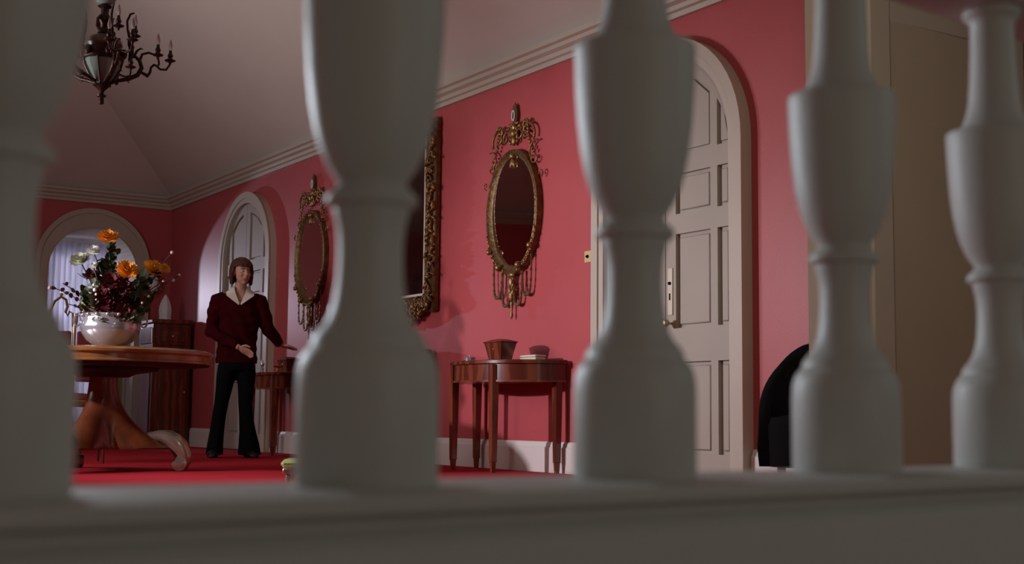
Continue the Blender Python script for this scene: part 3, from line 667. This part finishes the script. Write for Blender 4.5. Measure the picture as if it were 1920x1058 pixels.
# ------------------------------------------------------------------ oval gilt mirrors
def spiral(cx, cz, r0, a0, turns, sg=1, y=-0.035, n=22, end=0.25):
    return [(cx + sg*r0*(1-(1-end)*k/n)*cos(a0+turns*2*pi*k/n), y - 0.012*k/n, cz + r0*(1-(1-end)*k/n)*sin(a0+turns*2*pi*k/n)) for k in range(n+1)]
def leafblob(b, x, y, z, L, wd, ang, th_=0.012):
    rot = Matrix.Rotation(-ang, 3, 'Y'); b.ball((x, y, z), (L/2, th_, wd/2), 7, 5, rot)
def make_oval(label, yc, group='oval gilt mirrors flanking the big mirror'):
    t = thing('oval_mirror', label, 'mirror', (XW, yc, 1.82), RZ, group)
    ax, az = 0.335, 0.452; n = 72
    b = MB(); rs = []
    pr = [(0.0,0),(0.0,-0.05),(-0.012,-0.058),(-0.022,-0.048),(-0.030,-0.052),(-0.042,-0.040),(-0.058,-0.032),(-0.060,0)]
    for k in range(n+1):
        a = 2*pi*k/n; rs.append([((ax+d)*cos(a), y, (az+d)*sin(a)) for d, y in pr])
    b.rings(rs, cap=False); b.build('frame', M['giltd'], t, 50)
    b = MB(); b.prism([((ax-0.05)*cos(2*pi*k/n), (az-0.05)*sin(2*pi*k/n)) for k in range(n)], -0.024, -0.018)
    g = b.build('mirror_glass', M['mirror'], t); g.rotation_euler = (radians(1.5), 0, 0)
    b = MB()
    for k in range(60):
        a = 2*pi*k/60; b.ball(((ax-0.02)*cos(a), -0.052, (az-0.02)*sin(a)), 0.008, 6, 4)
    b.build('beading', M['gilt'], t)
    # crest
    b = MB()
    b.lathe([(0.001,-0.005),(0.034,0.0),(0.034,0.028),(0.001,0.034)], (0,0,0.70), 20, 'y', sy=1.0)
    b.v = [(x*1.0, y, 0.70+(z-0.70)*1.9 + (0.02 if z > 0.72 else 0)) for x, y, z in b.v]
    b.tube([(0,-0.02,0.755),(0,-0.02,0.785),(0,-0.02,0.80)], [0.012,0.008,0.002], 8)
    crest = b.build('crest', M['giltd'], t, 50)
    b = MB(); ring = [(0.017*cos(2*pi*k/20), -0.038, 0.70+0.036*sin(2*pi*k/20)) for k in range(21)]
    b.tube(ring, 0.005, 6); b.build('medallion', M['white'], crest)
    b = MB()
    b.ball((0,-0.03,0.615),(0.03,0.02,0.03)); b.ball((0,-0.035,0.57),(0.04,0.025,0.035)); b.ball((0,-0.03,0.52),(0.028,0.02,0.04))
    for sg in (-1, 1):
        for q in range(5): leafblob(b, sg*(0.03+0.018*q), -0.03, 0.64-0.012*q+0.01*(q%2), 0.04, 0.018, sg*(0.3+0.3*q))
        for q in range(4): leafblob(b, sg*(0.035+0.004*q), -0.03, 0.60-0.03*q, 0.045, 0.02, sg*(1.2))
    for q in range(3): leafblob(b, 0.018*(q-1), -0.04, 0.36-0.01*abs(q-1), 0.03, 0.07, 0.25*(q-1))
    b.ball((0,-0.045,0.405),(0.03,0.02,0.025))
    b.build('acanthus', M['gilt'], t, 60)
    for sg in (-1, 1):
        b = MB()
        b.tube(spiral(sg*0.190, 0.545, 0.090, -0.5, 0.9, sg), [0.0105-0.0002*k for k in range(23)], 7)
        b.tube(spiral(sg*0.185, 0.610, 0.060, -1.4, -0.8, sg), [0.009]*23, 7)
        b.tube(spiral(sg*0.085, 0.545, 0.050, 2.6, -1.0, sg), [0.008]*23, 7)
        b.tube(spiral(sg*0.285, 0.395, 0.085, 1.2, 0.55, sg, end=.5), [0.007]*23, 7)
        b.tube(spiral(sg*0.270, 0.350, 0.040, 0.2, -1.1, sg), [0.006]*23, 7)
        b.tube(spiral(sg*0.360, 0.235, 0.028, -1.6, 1.1, sg), [0.005]*23, 6)
        for q in range(9):
            u = q/8; x = sg*(0.19-0.02*sin(u*pi)+0.08*u); z = 0.60-0.20*u
            leafblob(b, x, -0.035, z, 0.035, 0.018, sg*(1.3-0.6*u)+0.5*(q%2))
        for q in range(4): b.ball((sg*(0.155+0.006*q), -0.04, 0.53+0.032*q), 0.013, 7, 5)
        b.build('scroll', M['gilt'], t, 60)
        # lower leaf work
        b = MB()
        for q in range(10):
            a = radians(-18-6.2*q); x = sg*(ax-0.01)*cos(a); z = (az-0.01)*sin(a)
            leafblob(b, x, -0.055, z, 0.04, 0.016, -sg*(a+pi/2)+0.6*(q%2), 0.010)
        b.ball((sg*0.265,-0.065,-0.265),0.022); b.ball((sg*0.13,-0.07,-0.39),0.026,9,6)
        b.build('leaf_spray', M['gilt'], t, 60)
        # husk chains
        for x0, z0, x1, z1, sag in ((0.245,-0.33,0.135,-0.44,-0.60),(0.125,-0.44,0.03,-0.55,-0.665)):
            b = MB(); N = 17
            for q in range(N+1):
                u = q/N; x = sg*(x0+(x1-x0)*(0.5-0.5*cos(pi*u))); 
                zl = z0+(z1-z0)*u; wq = 1-abs(2*u-1)**3.5; z = zl*(1-wq) + sag*wq
                b.ball((x, -0.035, z), (0.010,0.010,0.014), 6, 4)
            b.tube([(sg*(x0+(x1-x0)*(0.5-0.5*cos(pi*q/24))), -0.033, (z0+(z1-z0)*q/24)*abs(q/12-1)**3.5 + sag*(1-abs(q/12-1)**3.5)) for q in range(25)], 0.006, 6)
            b.build('bead_swag', M['giltd'], t)
    b = MB()
    for q in range(6): leafblob(b, 0.018*(1 if q%2 else -1), -0.04, -0.47-0.022*q, 0.07, 0.022, (1.2 if q%2 else 1.9))
    b.ball((0,-0.04,-0.50),(0.03,0.022,0.05)); b.ball((0,-0.04,-0.60),(0.022,0.018,0.045)); b.ball((0.0,-0.04,-0.45),(0.045,0.02,0.025))
    b.tube([(0,-0.035,-0.63),(0,-0.035,-0.68),(0,-0.035,-0.71),(0,-0.035,-0.74),(0,-0.035,-0.765)],[0.006,0.010,0.006,0.012,0.003],8)
    b.build('pendant', M['gilt'], t, 60)
    return t
make_oval('oval gilt mirror on the right, above the near side table', 7.88)
make_oval('smaller-looking oval gilt mirror on the left, behind the person', 11.36)

# ------------------------------------------------------------------ big carved gilt mirror
t = thing('carved_mirror', 'very large rectangular carved gilt mirror between the oval mirrors', 'mirror', (XW, 9.60, 1.95), RZ)
hw, hz = 0.50, 0.64
b = MB()
for lo, hi in (((-hw-0.13,-0.06,-hz-0.13),(-hw,0,hz+0.13)),((hw,-0.06,-hz-0.13),(hw+0.13,0,hz+0.13)),((-hw,-0.06,-hz-0.13),(hw,0,-hz)),((-hw,-0.06,hz),(hw,0,hz+0.13))): b.bbox(lo, hi, 0.015)
b.build('frame', M['giltd'], t)
b = MB()
for lo, hi in (((-hw-0.002,-0.075,-hz),(-hw+0.018,-0.02,hz)),((hw-0.018,-0.075,-hz),(hw+0.002,-0.02,hz)),((-hw,-0.075,-hz-0.002),(hw,-0.02,-hz+0.018)),((-hw,-0.075,hz-0.018),(hw,-0.02,hz+0.002))): b.bbox(lo, hi, 0.004)
b.build('slip', M['ivory'], t)['label'] = 'pale inner edge of the gilt frame'
MB().box((-hw,-0.022,-hz),(hw,-0.012,hz)).build('mirror_glass', M['dmirror'], t)
random.seed(5)
def carve(name, path, nrm_in):
    b = MB()
    L = (Vector(path[1])-Vector(path[0])).length; n = int(L/0.055)
    for k in range(n):
        u = (k+0.5)/n; x = path[0][0]+(path[1][0]-path[0][0])*u; z = path[0][1]+(path[1][1]-path[0][1])*u
        ox = random.uniform(-.035,.035); oz = random.uniform(-.035,.035)
        sg = random.choice((-1,1)); r0 = random.uniform(.022,.045)
        b.tube(spiral(x+ox, z+oz, r0, random.uniform(0,6.28), random.choice((.8,1,1.2))*sg, 1, y=-0.075, n=14), [0.011-0.0004*q for q in range(15)], 6)
        for q in range(2): leafblob(b, x+random.uniform(-.06,.06), -0.072, z+random.uniform(-.06,.06), random.uniform(.05,.08), .022, random.uniform(0,3.14), .02)
        if k % 3 == 0: b.ball((x-ox, -0.09, z-oz), random.uniform(.014,.022), 8, 6)
    b.build(name, M['gilt'], t, 60)
carve('carving', ((hw+0.075,-hz-0.05),(hw+0.075,hz+0.05)), 0); carve('carving', ((-hw-0.075,-hz-0.05),(-hw-0.075,hz+0.05)), 0)
carve('carving', ((-hw,-hz-0.08),(hw,-hz-0.08)), 0); carve('carving', ((-hw,hz+0.08),(hw,hz+0.08)), 0)
b = MB()
for k in range(34):
    a = pi*k/33; x = -0.46*cos(a)*1.0; z = -hz-0.10-0.10*sin(a)
    b.tube(spiral(x, z, 0.032, k*1.3, 1.0*(1 if k%2 else -1), 1, y=-0.06, n=12), 0.009, 6); leafblob(b, x, -0.05, z+0.02, 0.08, .03, k*0.7, .02)
b.build('lower_cresting', M['gilt'], t, 60)
b = MB()
for cx_ in (-1, 1):
    for cz_ in (-1, 1):
        for k in range(6): b.tube(spiral(cx_*(hw+0.06+0.03*cos(k)), cz_*(hz+0.05+0.03*sin(k*2)), 0.04, k*1.1, 1.1*cx_, 1, y=-0.085, n=12), 0.010, 6)
b.build('corner_scrolls', M['gilt'], t, 60)

# ------------------------------------------------------------------ chandelier
CH = Vector((2.375, 8.785, 0)); 
t = thing('chandelier', 'dark bronze chandelier with green glass body and candle bulbs hanging at upper left', 'chandelier', CH + Vector((0,0,2.415)))
b = MB(); b.lathe([(0.001,-0.005),(0.016,0.0),(0.018,0.02),(0.016,0.045),(0.03,0.05),(0.032,0.058),(0.016,0.066),(0.014,0.08),(0.024,0.095),(0.045,0.115),(0.06,0.125),(0.055,0.13),(0.03,0.135)], (0,0,0), 18); b.build('finial', M['bronze'], t, 40)
b = MB(); b.lathe([(0.028,0.13),(0.05,0.155),(0.082,0.20),(0.108,0.25),(0.122,0.285),(0.12,0.30)], (0,0,0), 12); b.build('glass_cone', M['teal'], t, 15)
b = MB(); b.lathe([(0.12,0.295),(0.135,0.30),(0.138,0.315),(0.125,0.33),(0.13,0.35),(0.122,0.372),(0.10,0.38)], (0,0,0), 24)
for k in range(6):
    a = 2*pi*k/6; pts = [(r_*cos(a), r_*sin(a), z) for r_, z in ((0.035,0.125),(0.06,0.155),(0.092,0.20),(0.118,0.25),(0.13,0.30))]; b.tube(pts, 0.007, 6)
    b.ball((0.135*cos(a+.5),0.135*sin(a+.5),0.34),(0.025,0.025,0.035),8,6)
b.build('gallery', M['bronze'], t, 40)
b = MB(); b.lathe([(0.11,0.375),(0.125,0.40),(0.118,0.43),(0.09,0.455),(0.05,0.47),(0.03,0.475)], (0,0,0), 24); b.build('bowl', mat('brown_glaze', (0.10,0.075,0.055), 0.3), t, 40)
b = MB(); b.lathe([(0.03,0.47),(0.045,0.48),(0.035,0.50),(0.022,0.52),(0.03,0.55),(0.04,0.57),(0.024,0.60),(0.028,0.65),(0.05,0.665),(0.028,0.68)], (0,0,0), 16)
for k in range(4): a = pi/2*k+.4; b.tube([(0.03*cos(a),0.03*sin(a),0.50),(0.06*cos(a),0.06*sin(a),0.52),(0.055*cos(a),0.055*sin(a),0.57),(0.03*cos(a),0.03*sin(a),0.60)], 0.010, 6)
b.build('stem', M['bronze'], t, 40)
b = MB(); b.lathe([(0.025,0.675),(0.055,0.69),(0.075,0.72),(0.075,0.75),(0.055,0.78),(0.03,0.79)], (0,0,0), 20); b.build('glass_globe', M['teal'], t, 40)
b = MB(); b.lathe([(0.02,0.785),(0.012,0.80),(0.010,1.5),(0.010,2.36)], (0,0,0), 10); b.lathe([(0.07,2.28),(0.05,2.33),(0.012,2.27)][::-1], (0,0,0), 16); b.build('rod', M['bronze'], t, 40)
def candle(par, p, s=1.0):
    b = MB(); x, y, z = p
    b.lathe([(0.006,-0.03*s),(0.012,-0.012),(0.034,-0.004),(0.038,0.002),(0.020,0.008),(0.013,0.02),(0.02,0.032),(0.012,0.05),(0.010,0.07)], (x,y,z), 12); b.build('candle_cup', M['bronze'], par)
    b = MB(); b.lathe([(0.008,0.07),(0.013,0.085),(0.014,0.10),(0.009,0.125),(0.003,0.145),(0.001,0.148)], (x,y,z), 10); b.build('candle_bulb', M['bulb'], par)
for k in range(5):
    a = radians(-16 + 72*k); d = Vector((cos(a), sin(a), 0)); sd = Vector((-d.y, d.x, 0)); Z = Vector((0,0,1))
    b = MB()
    P = lambda r_, z, s_=0: tuple(d*r_ + Z*z + sd*s_)
    pts = [P(0.05,0.145), P(0.10,0.165), P(0.17,0.185), P(0.225,0.215), P(0.25,0.265), P(0.235,0.315), P(0.20,0.345), P(0.17,0.335), P(0.165,0.31)]
    b.tube(pts, [0.010,0.012,0.015,0.016,0.015,0.013,0.011,0.009,0.007], 9)
    b.tube([P(0.235,0.315), P(0.25,0.36), P(0.29,0.375), P(0.33,0.365)], [0.010,0.009,0.008,0.007], 8)
    b.tube([P(0.25,0.235), P(0.29,0.215), P(0.305,0.24), P(0.31,0.275), P(0.33,0.295), P(0.345,0.29)], [0.010,0.015,0.010,0.008,0.009,0.008], 8)
    b.tube([P(0.345,0.29), P(0.37,0.275,0.03), P(0.41,0.28,0.05), P(0.43,0.31,0.05), P(0.435,0.335,0.05)], [0.008,0.008,0.008,0.007,0.006], 8)
    b.tube([P(0.345,0.29), P(0.35,0.275,-0.04), P(0.36,0.285,-0.07), P(0.355,0.31,-0.075), P(0.35,0.335,-0.075)], [0.008,0.008,0.008,0.007,0.006], 8)
    b.tube([P(0.20,0.345), P(0.215,0.38), P(0.24,0.40), P(0.255,0.395)], [0.009,0.008,0.006,0.003], 7)
    b.tube([P(0.16,0.20), P(0.16,0.17), P(0.175,0.155)], [0.009,0.007,0.002], 6)
    b.tube([P(0.18,0.33), P(0.18,0.38), P(0.17,0.42), P(0.165,0.47), P(0.15,0.52), P(0.145,0.58), P(0.165,0.63), P(0.19,0.64)], [0.020,0.016,0.018,0.012,0.008,0.008,0.008,0.005], 8)
    for q in range(3): b.ball(P(0.185-0.01*q,0.40+0.02*q,0.012*(q-1)),(0.014,0.014,0.018),7,5)
    arm = b.build('arm', M['bronze'], t, 50)
    candle(arm, P(0.435,0.345,0.05)); candle(arm, P(0.35,0.345,-0.075)); candle(arm, P(0.20,0.49,0.03))

# ------------------------------------------------------------------ black chair by the pier
t = thing('tub_chair', 'black round-backed tub chair beside the near arched door', 'chair', (4.80, 4.745, 0), radians(-45))
b = MB(); N = 26; rs = []
for k in range(N+1):
    u = -1 + 2*k/N; ang = u*radians(100); hb = 0.36 + 0.40*(1-abs(u)**1.5); ro, ri = 0.25, 0.19
    x, y = sin(ang), cos(ang)
    rs.append([(x*ro, y*ro, 0.14), (x*(ro+0.01), y*(ro+0.01), hb*0.6), (x*ro, y*ro, hb-0.02), (x*(ro-0.03), y*(ro-0.03), hb), (x*ri, y*ri, hb-0.03), (x*ri, y*ri, 0.14)])
b.rings(rs); b.build('backrest', M['black'], t, 60)
MB().lathe([(0.001,0.14),(0.20,0.14),(0.205,0.34),(0.19,0.38),(0.10,0.395),(0.001,0.395)], (0,-0.01,0), 30).build('seat', M['black'], t, 60)
for sx in (-0.14, 0.14):
    for sy in (-0.14, 0.14): MB().lathe([(0.012,0),(0.02,0.14)], (sx, sy, 0), 10).build('leg', M['mahogd'], t)

# ------------------------------------------------------------------ footstool
t = thing('footstool', 'low footstool with fringed green top behind the second baluster', 'stool', (3.155, 6.90, 0), radians(-30))
MB().bbox((-0.2,-0.13,0.075),(0.2,0.13,0.125),0.02).build('cushion', M['greenf'], t)
MB().bbox((-0.19,-0.12,0.045),(0.19,0.12,0.078),0.006).build('frame', M['pewter'], t)
for sx in (-0.16, 0.16):
    for sy in (-0.09, 0.09): MB().lathe([(0.012,0),(0.018,0.02),(0.012,0.045)], (sx, sy, 0), 10).build('leg', M['pewter'], t)

# ------------------------------------------------------------------ person
# local frame: x = image right, y = away from the camera, z up; metres
PB = radians(21.0)
P0 = Vector((4.17, 10.85, 0))
t = thing('person', 'person in burgundy V-neck sweater, white collar and black flared trousers, reaching to the side table', 'person', P0, -PB)
def ell(c, rx, ry, n=20, tilt=0): return [(c[0]+rx*cos(2*pi*j/n), c[1]+ry*sin(2*pi*j/n), c[2]+tilt*cos(2*pi*j/n)) for j in range(n)]
def loft(mb, secs, n=20): mb.rings([ell((x,y,z), rx, ry, n) for x,y,z,rx,ry in secs]); return mb
def limb(mb, pts, rad, n=14): mb.tube(pts, rad, n)
hx, hy, hz = 0.020, -0.03, 1.585   # head centre
TURN = radians(24)                 # head turned to image right
def hd(x, y, z):                   # head local (y negative = forward), slight downward tilt
    y2 = y*cos(-0.10) - z*sin(-0.10)*-1; z2 = z - 0.10*(-y)*0.9
    return Vector((hx + x*cos(TURN) - y*sin(TURN), hy + x*sin(TURN) + y*cos(TURN), hz + z2))
HR = Matrix.Rotation(TURN, 3, 'Z')
bm_ = MB()
bm_.ball(tuple(hd(0,0.015,0.025)), (0.074,0.092,0.088), 20, 14, HR)       # cranium
bm_.ball(tuple(hd(0,-0.025,-0.03)), (0.060,0.062,0.075), 18, 12, HR)      # face
bm_.ball(tuple(hd(0,-0.052,-0.088)), (0.026,0.024,0.022), 12, 8, HR)      # chin
bm_.ball(tuple(hd(0,-0.075,0.030)), (0.050,0.016,0.012), 12, 8, HR)       # brow
for sg in (-1, 1):
    bm_.ball(tuple(hd(sg*0.035,-0.066,-0.025)), (0.020,0.018,0.020), 10, 8, HR)   # cheeks
    bm_.ball(tuple(hd(sg*0.074,0.005,-0.01)), (0.010,0.018,0.030), 8, 8, HR)      # ears
bm_.tube([hd(0,-0.082,0.022), hd(0,-0.095,-0.002), hd(0,-0.108,-0.022), hd(0,-0.090,-0.034)], [0.009,0.011,0.014,0.010], 10)  # nose
bm_.tube([hd(-0.018,-0.084,-0.056), hd(0,-0.090,-0.055), hd(0.018,-0.084,-0.056)], [0.007,0.010,0.007], 8)
bm_.tube([(0.01,0.01,1.36),(0.012,0.0,1.44),(hx,hy+0.015,1.53)], [0.062,0.052,0.050], 14)   # neck
loft(bm_, [(0,0.0,0.80,.14,.09),(0,0,0.95,.135,.088),(0,0,1.08,.125,.082),(0,0,1.22,.148,.09),(0,0,1.33,.155,.085),(0.003,0,1.39,.12,.07),(0.006,0,1.43,.065,.055)])
# arms (a = image-left arm with hand at the waist, b = image-right arm reaching)
SA, EA, WA = Vector((-0.165,0.0,1.35)), Vector((-0.215,-0.02,1.06)), Vector((0.018,-0.20,0.925))
SB, EB, WB = Vector((0.170,0.0,1.345)), Vector((0.255,0.03,1.10)), Vector((0.375,0.11,0.965))
for S_, E_, W_ in ((SA,EA,WA),(SB,EB,WB)):
    limb(bm_, [S_, (S_+E_)/2, E_, (E_*0.6+W_*0.4), W_], [0.047,0.043,0.037,0.034,0.024])
def hand(mb, w, d, side, curl, up=Vector((0,0,1))):
    # w wrist, d direction of the palm, side = thumb side direction
    d = d.normalized(); side = (side - d*side.dot(d)).normalized(); nn = d.cross(side).normalized()
    if nn.z > 0: nn = -nn       # palm faces down
    rot = Matrix((side, nn, d)).transposed()
    c = w + d*0.045
    mb.ball(tuple(c), (0.040,0.015,0.052), 12, 8, rot)
    for k, (off, L) in enumerate(((0.029,0.068),(0.010,0.076),(-0.010,0.071),(-0.028,0.056))):
        p0 = w + d*0.075 + side*off; a1, a2, a3 = curl*0.5, curl*1.2, curl*1.8
        p1 = p0 + (d*cos(a1)+nn*sin(a1))*L*0.45; p2 = p1 + (d*cos(a2)+nn*sin(a2))*L*0.32; p3 = p2 + (d*cos(a3)+nn*sin(a3))*L*0.23
        mb.tube([p0-d*0.02, p0, p1, p2, p3], [0.010,0.010,0.0088,0.008,0.0065], 8)
    q0 = w + d*0.02 + side*0.028; q1 = q0 + (side*0.75+d*0.65).normalized()*0.035; q2 = q1 + (d*0.9+side*0.35+nn*0.2).normalized()*0.030; q3 = q2 + (d*0.95+side*0.1+nn*0.3).normalized()*0.022
    mb.tube([q0-side*0.012, q0, q1, q2, q3], [0.012,0.0125,0.011,0.0095,0.007], 8)
hand(bm_, WA, Vector((0.80,-0.15,-0.42)), Vector((0.3,-0.6,0.55)), 0.35)
hand(bm_, WB, Vector((0.90,0.30,-0.16)), Vector((-0.2,-0.9,0.2)), 0.18)
for hx_, fx, fy in ((-0.075,-0.155,-0.02),(0.075,0.110,-0.07)):
    limb(bm_, [(hx_,0,0.86),(hx_*1.1,0,0.70),((hx_+fx)/2,0.0-0.01,0.47),(fx*0.95,fy+0.02,0.25),(fx,fy+0.03,0.09)], [0.085,0.078,0.055,0.048,0.036])
body = bm_.build('body', M['skin'], t)
modmesh(body, [('REMESH', dict(mode='VOXEL', voxel_size=0.0052, use_smooth_shade=True)), ('SMOOTH', dict(factor=0.5, iterations=3))])
# face details
for sg in (-1, 1):
    MB().ball(tuple(hd(sg*0.027,-0.0755,0.006)), (0.012,0.008,0.0065), 12, 8, HR).build('eye', M['eyew'], t)
    MB().ball(tuple(hd(sg*0.027+0.002,-0.0825,0.006)), (0.0055,0.003,0.0055), 10, 6, HR).build('iris', M['iris'], t)
    MB().tube([hd(sg*0.012,-0.089,0.026), hd(sg*0.028,-0.088,0.031), hd(sg*0.044,-0.076,0.025)], [0.003,0.0035,0.002], 6).build('eyebrow', M['hair'], t)
MB().tube([hd(-0.020,-0.0875,-0.056), hd(-0.006,-0.097,-0.053), hd(0.006,-0.097,-0.053), hd(0.020,-0.0875,-0.056)], [0.002,0.0048,0.0048,0.002], 8).build('lips', M['lip'], t)
# hair: bob with fringe
b = MB(); NA, NZ = 64, 18; outer = []; inner = []
for i in range(NZ+1):
    ro, ri = [], []
    for j in range(NA):
        a = 2*pi*j/NA               # 0 = forward (-y), pi = back
        f = cos(a)                  # 1 at front
        fw_ = max(0, min(1, (f-0.08)/0.30)); fw_ = fw_*fw_*(3-2*fw_)
        low = (-0.100 - 0.012*sin(a*9))*(1-fw_) + (0.050 + 0.007*sin(a*13))*fw_
        ztop = 0.128; u = i/NZ
        z = ztop + (low-ztop)*u
        zz = max(-1, min(1, (z-0.02)/0.110))
        k = sqrt(max(0.0, 1-zz*zz)) if z > 0.02 else 1.0 + 0.06*sin(min(1,(0.02-z)/0.10)*pi)- 0.05*((0.02-z)/0.13)
        strand = 1 + 0.022*sin(a*17+z*40) + 0.015*sin(a*31)
        wx, wy = 0.099, (0.104 if f > 0 else 0.115)
        x = sin(a)*wx*k*strand + (0.01*u if 0 else 0); y = -cos(a)*wy*k*strand + 0.004
        ro.append(tuple(hd(x, y, z))); ri.append(tuple(hd(x*0.84, y*0.86, z-0.004*(1-u))))
    outer.append(ro); inner.append(ri)
b.rings(outer + list(reversed(inner)), cap=True); b.build('hair', M['hair'], t, 70)
# sweater
b = MB()
loft(b, [(-0.005,0,0.815,.168,.112),(-0.005,0,0.84,.174,.118),(-0.004,0,0.90,.172,.116),(-0.002,0,1.02,.168,.112),(0,0,1.14,.172,.112),(0,0,1.26,.182,.112),(0,0,1.34,.180,.104),(0.002,0.002,1.385,.145,.090),(0.006,0.004,1.42,.088,.074),(0.008,0.005,1.438,.070,.066)], 28)
limb(b, [SA+Vector((0.03,0,0)), SA, (SA+EA)/2+Vector((-0.008,0,0)), EA, EA*0.55+WA*0.45, EA*0.08+WA*0.92], [0.066,0.072,0.068,0.062,0.052,0.040], 16)
limb(b, [SB+Vector((-0.03,0,0)), SB, (SB+EB)/2+Vector((0.006,0,0)), EB, EB*0.55+WB*0.45, EB*0.08+WB*0.92], [0.066,0.072,0.068,0.062,0.054,0.042], 16)
sw = b.build('sweater', M['sweater'], t)
modmesh(sw, [('REMESH', dict(mode='VOXEL', voxel_size=0.009, use_smooth_shade=True)), ('SMOOTH', dict(factor=0.6, iterations=6))])
import bmesh
bm = bmesh.new(); bm.from_mesh(sw.data)
kill = []
for f in bm.faces:
    cx_, cy_, cz_ = f.calc_center_median()
    vx = cx_ - 0.012
    if cy_ < 0 and cz_ > 1.285 and abs(vx) < (cz_-1.285)*0.52: kill.append(f)
    elif cz_ > 1.405 and (vx**2 + cy_**2) < 0.072**2: kill.append(f)
bmesh.ops.delete(bm, geom=kill, context='FACES'); 
for v in bm.verts:
    if v.co.z < 1.32:
        k = 0.0035*sin(v.co.z*70 + 3*sin(v.co.x*20)) + 0.004*sin(v.co.x*55+v.co.z*22)
        v.co += v.normal*k if v.normal.length else Vector()
bm.to_mesh(sw.data); bm.free(); sw.data.shade_smooth()
b = MB()
for z, r_ in ((0.822,0.004),): b.rings([[(-0.005+cos(2*pi*k/40)*0.171*q, sin(2*pi*k/40)*0.115*q, zz) for k in range(40)] for q, zz in ((1.0,0.80),(1.03,0.805),(1.03,0.845),(1.0,0.85))], cap=False)
b.build('hem_band', M['sweater'], t)
# collar
for sg in (-1, 1):
    b = MB()
    top = [(0.012+sg*0.052, 0.045, 1.462), (0.012+sg*0.062, 0.0, 1.462), (0.012+sg*0.052,-0.045,1.448), (0.012+sg*0.042,-0.088,1.395), (0.012+sg*0.004,-0.112,1.300)]
    bot = [(0.012+sg*0.078, 0.058, 1.437), (0.012+sg*0.100, 0.0, 1.420), (0.012+sg*0.120,-0.055,1.402), (0.012+sg*0.115,-0.100,1.372), (0.012+sg*0.012,-0.124,1.292)]
    tk = [(x, y-0.006, z+0.004) for x, y, z in top]; bk = [(x*1.0, y-0.008, z+0.004) for x, y, z in bot]
    b.rings([[top[k], bot[k], bk[k], tk[k]] for k in range(5)]); b.build('collar', M['shirt'], t, 50)
# trousers
b = MB()
loft(b, [(-0.003,0.0,0.86,.150,.102),(-0.003,0,0.82,.155,.108),(0,0,0.77,.160,.110),(0,0,0.735,.158,.105)], 24)
for secs in ([(-0.078,0,0.80,.078,.098),(-0.085,0,0.70,.082,.094),(-0.100,-0.005,0.58,.070,.080),(-0.118,-0.01,0.46,.060,.070),(-0.135,-0.01,0.34,.058,.072),(-0.150,-0.01,0.20,.062,.088),(-0.160,-0.015,0.10,.068,.102),(-0.163,-0.02,0.025,.074,.112)],
             [(0.078,0,0.80,.078,.098),(0.082,0,0.70,.082,.094),(0.085,-0.02,0.58,.070,.080),(0.082,-0.045,0.46,.060,.070),(0.092,-0.055,0.34,.060,.074),(0.108,-0.06,0.22,.070,.090),(0.122,-0.065,0.11,.088,.108),(0.128,-0.07,0.025,.098,.120)]):
    loft(b, secs, 24)
tr = b.build('trousers', M['trouser'], t)
modmesh(tr, [('REMESH', dict(mode='VOXEL', voxel_size=0.009, use_smooth_shade=True)), ('SMOOTH', dict(factor=0.5, iterations=4))])
for fx, fy, yaw_ in ((-0.160,-0.05,-0.15),(0.118,-0.10,0.35)):
    R_ = Matrix.Rotation(yaw_, 3, 'Z'); b = MB()
    secs = [(0.06,0.032,0.050),(0.02,0.038,0.055),(-0.04,0.042,0.045),(-0.10,0.046,0.032),(-0.15,0.040,0.022),(-0.175,0.018,0.012)]
    rs = []
    for yy, wx, hz_ in secs:
        ring = []
        for j in range(16):
            a = 2*pi*j/16; p = R_ @ Vector((wx*cos(a), yy, max(0.002, hz_ + hz_*sin(a)*0.98)))
            ring.append((fx+p.x, fy+p.y+0.02, p.z))
        rs.append(ring)
    b.rings(rs); b.build('shoe', M['shoe'], t, 60)
for o in SC.objects:
    if o.name.split('.')[0] in ('beading','rim_beading','acanthus','carving','bead_swag','leaf_spray','lower_cresting','corner_scrolls','scroll','leaves','buds','pendant','bloom'):
        o['kind'] = 'stuff'
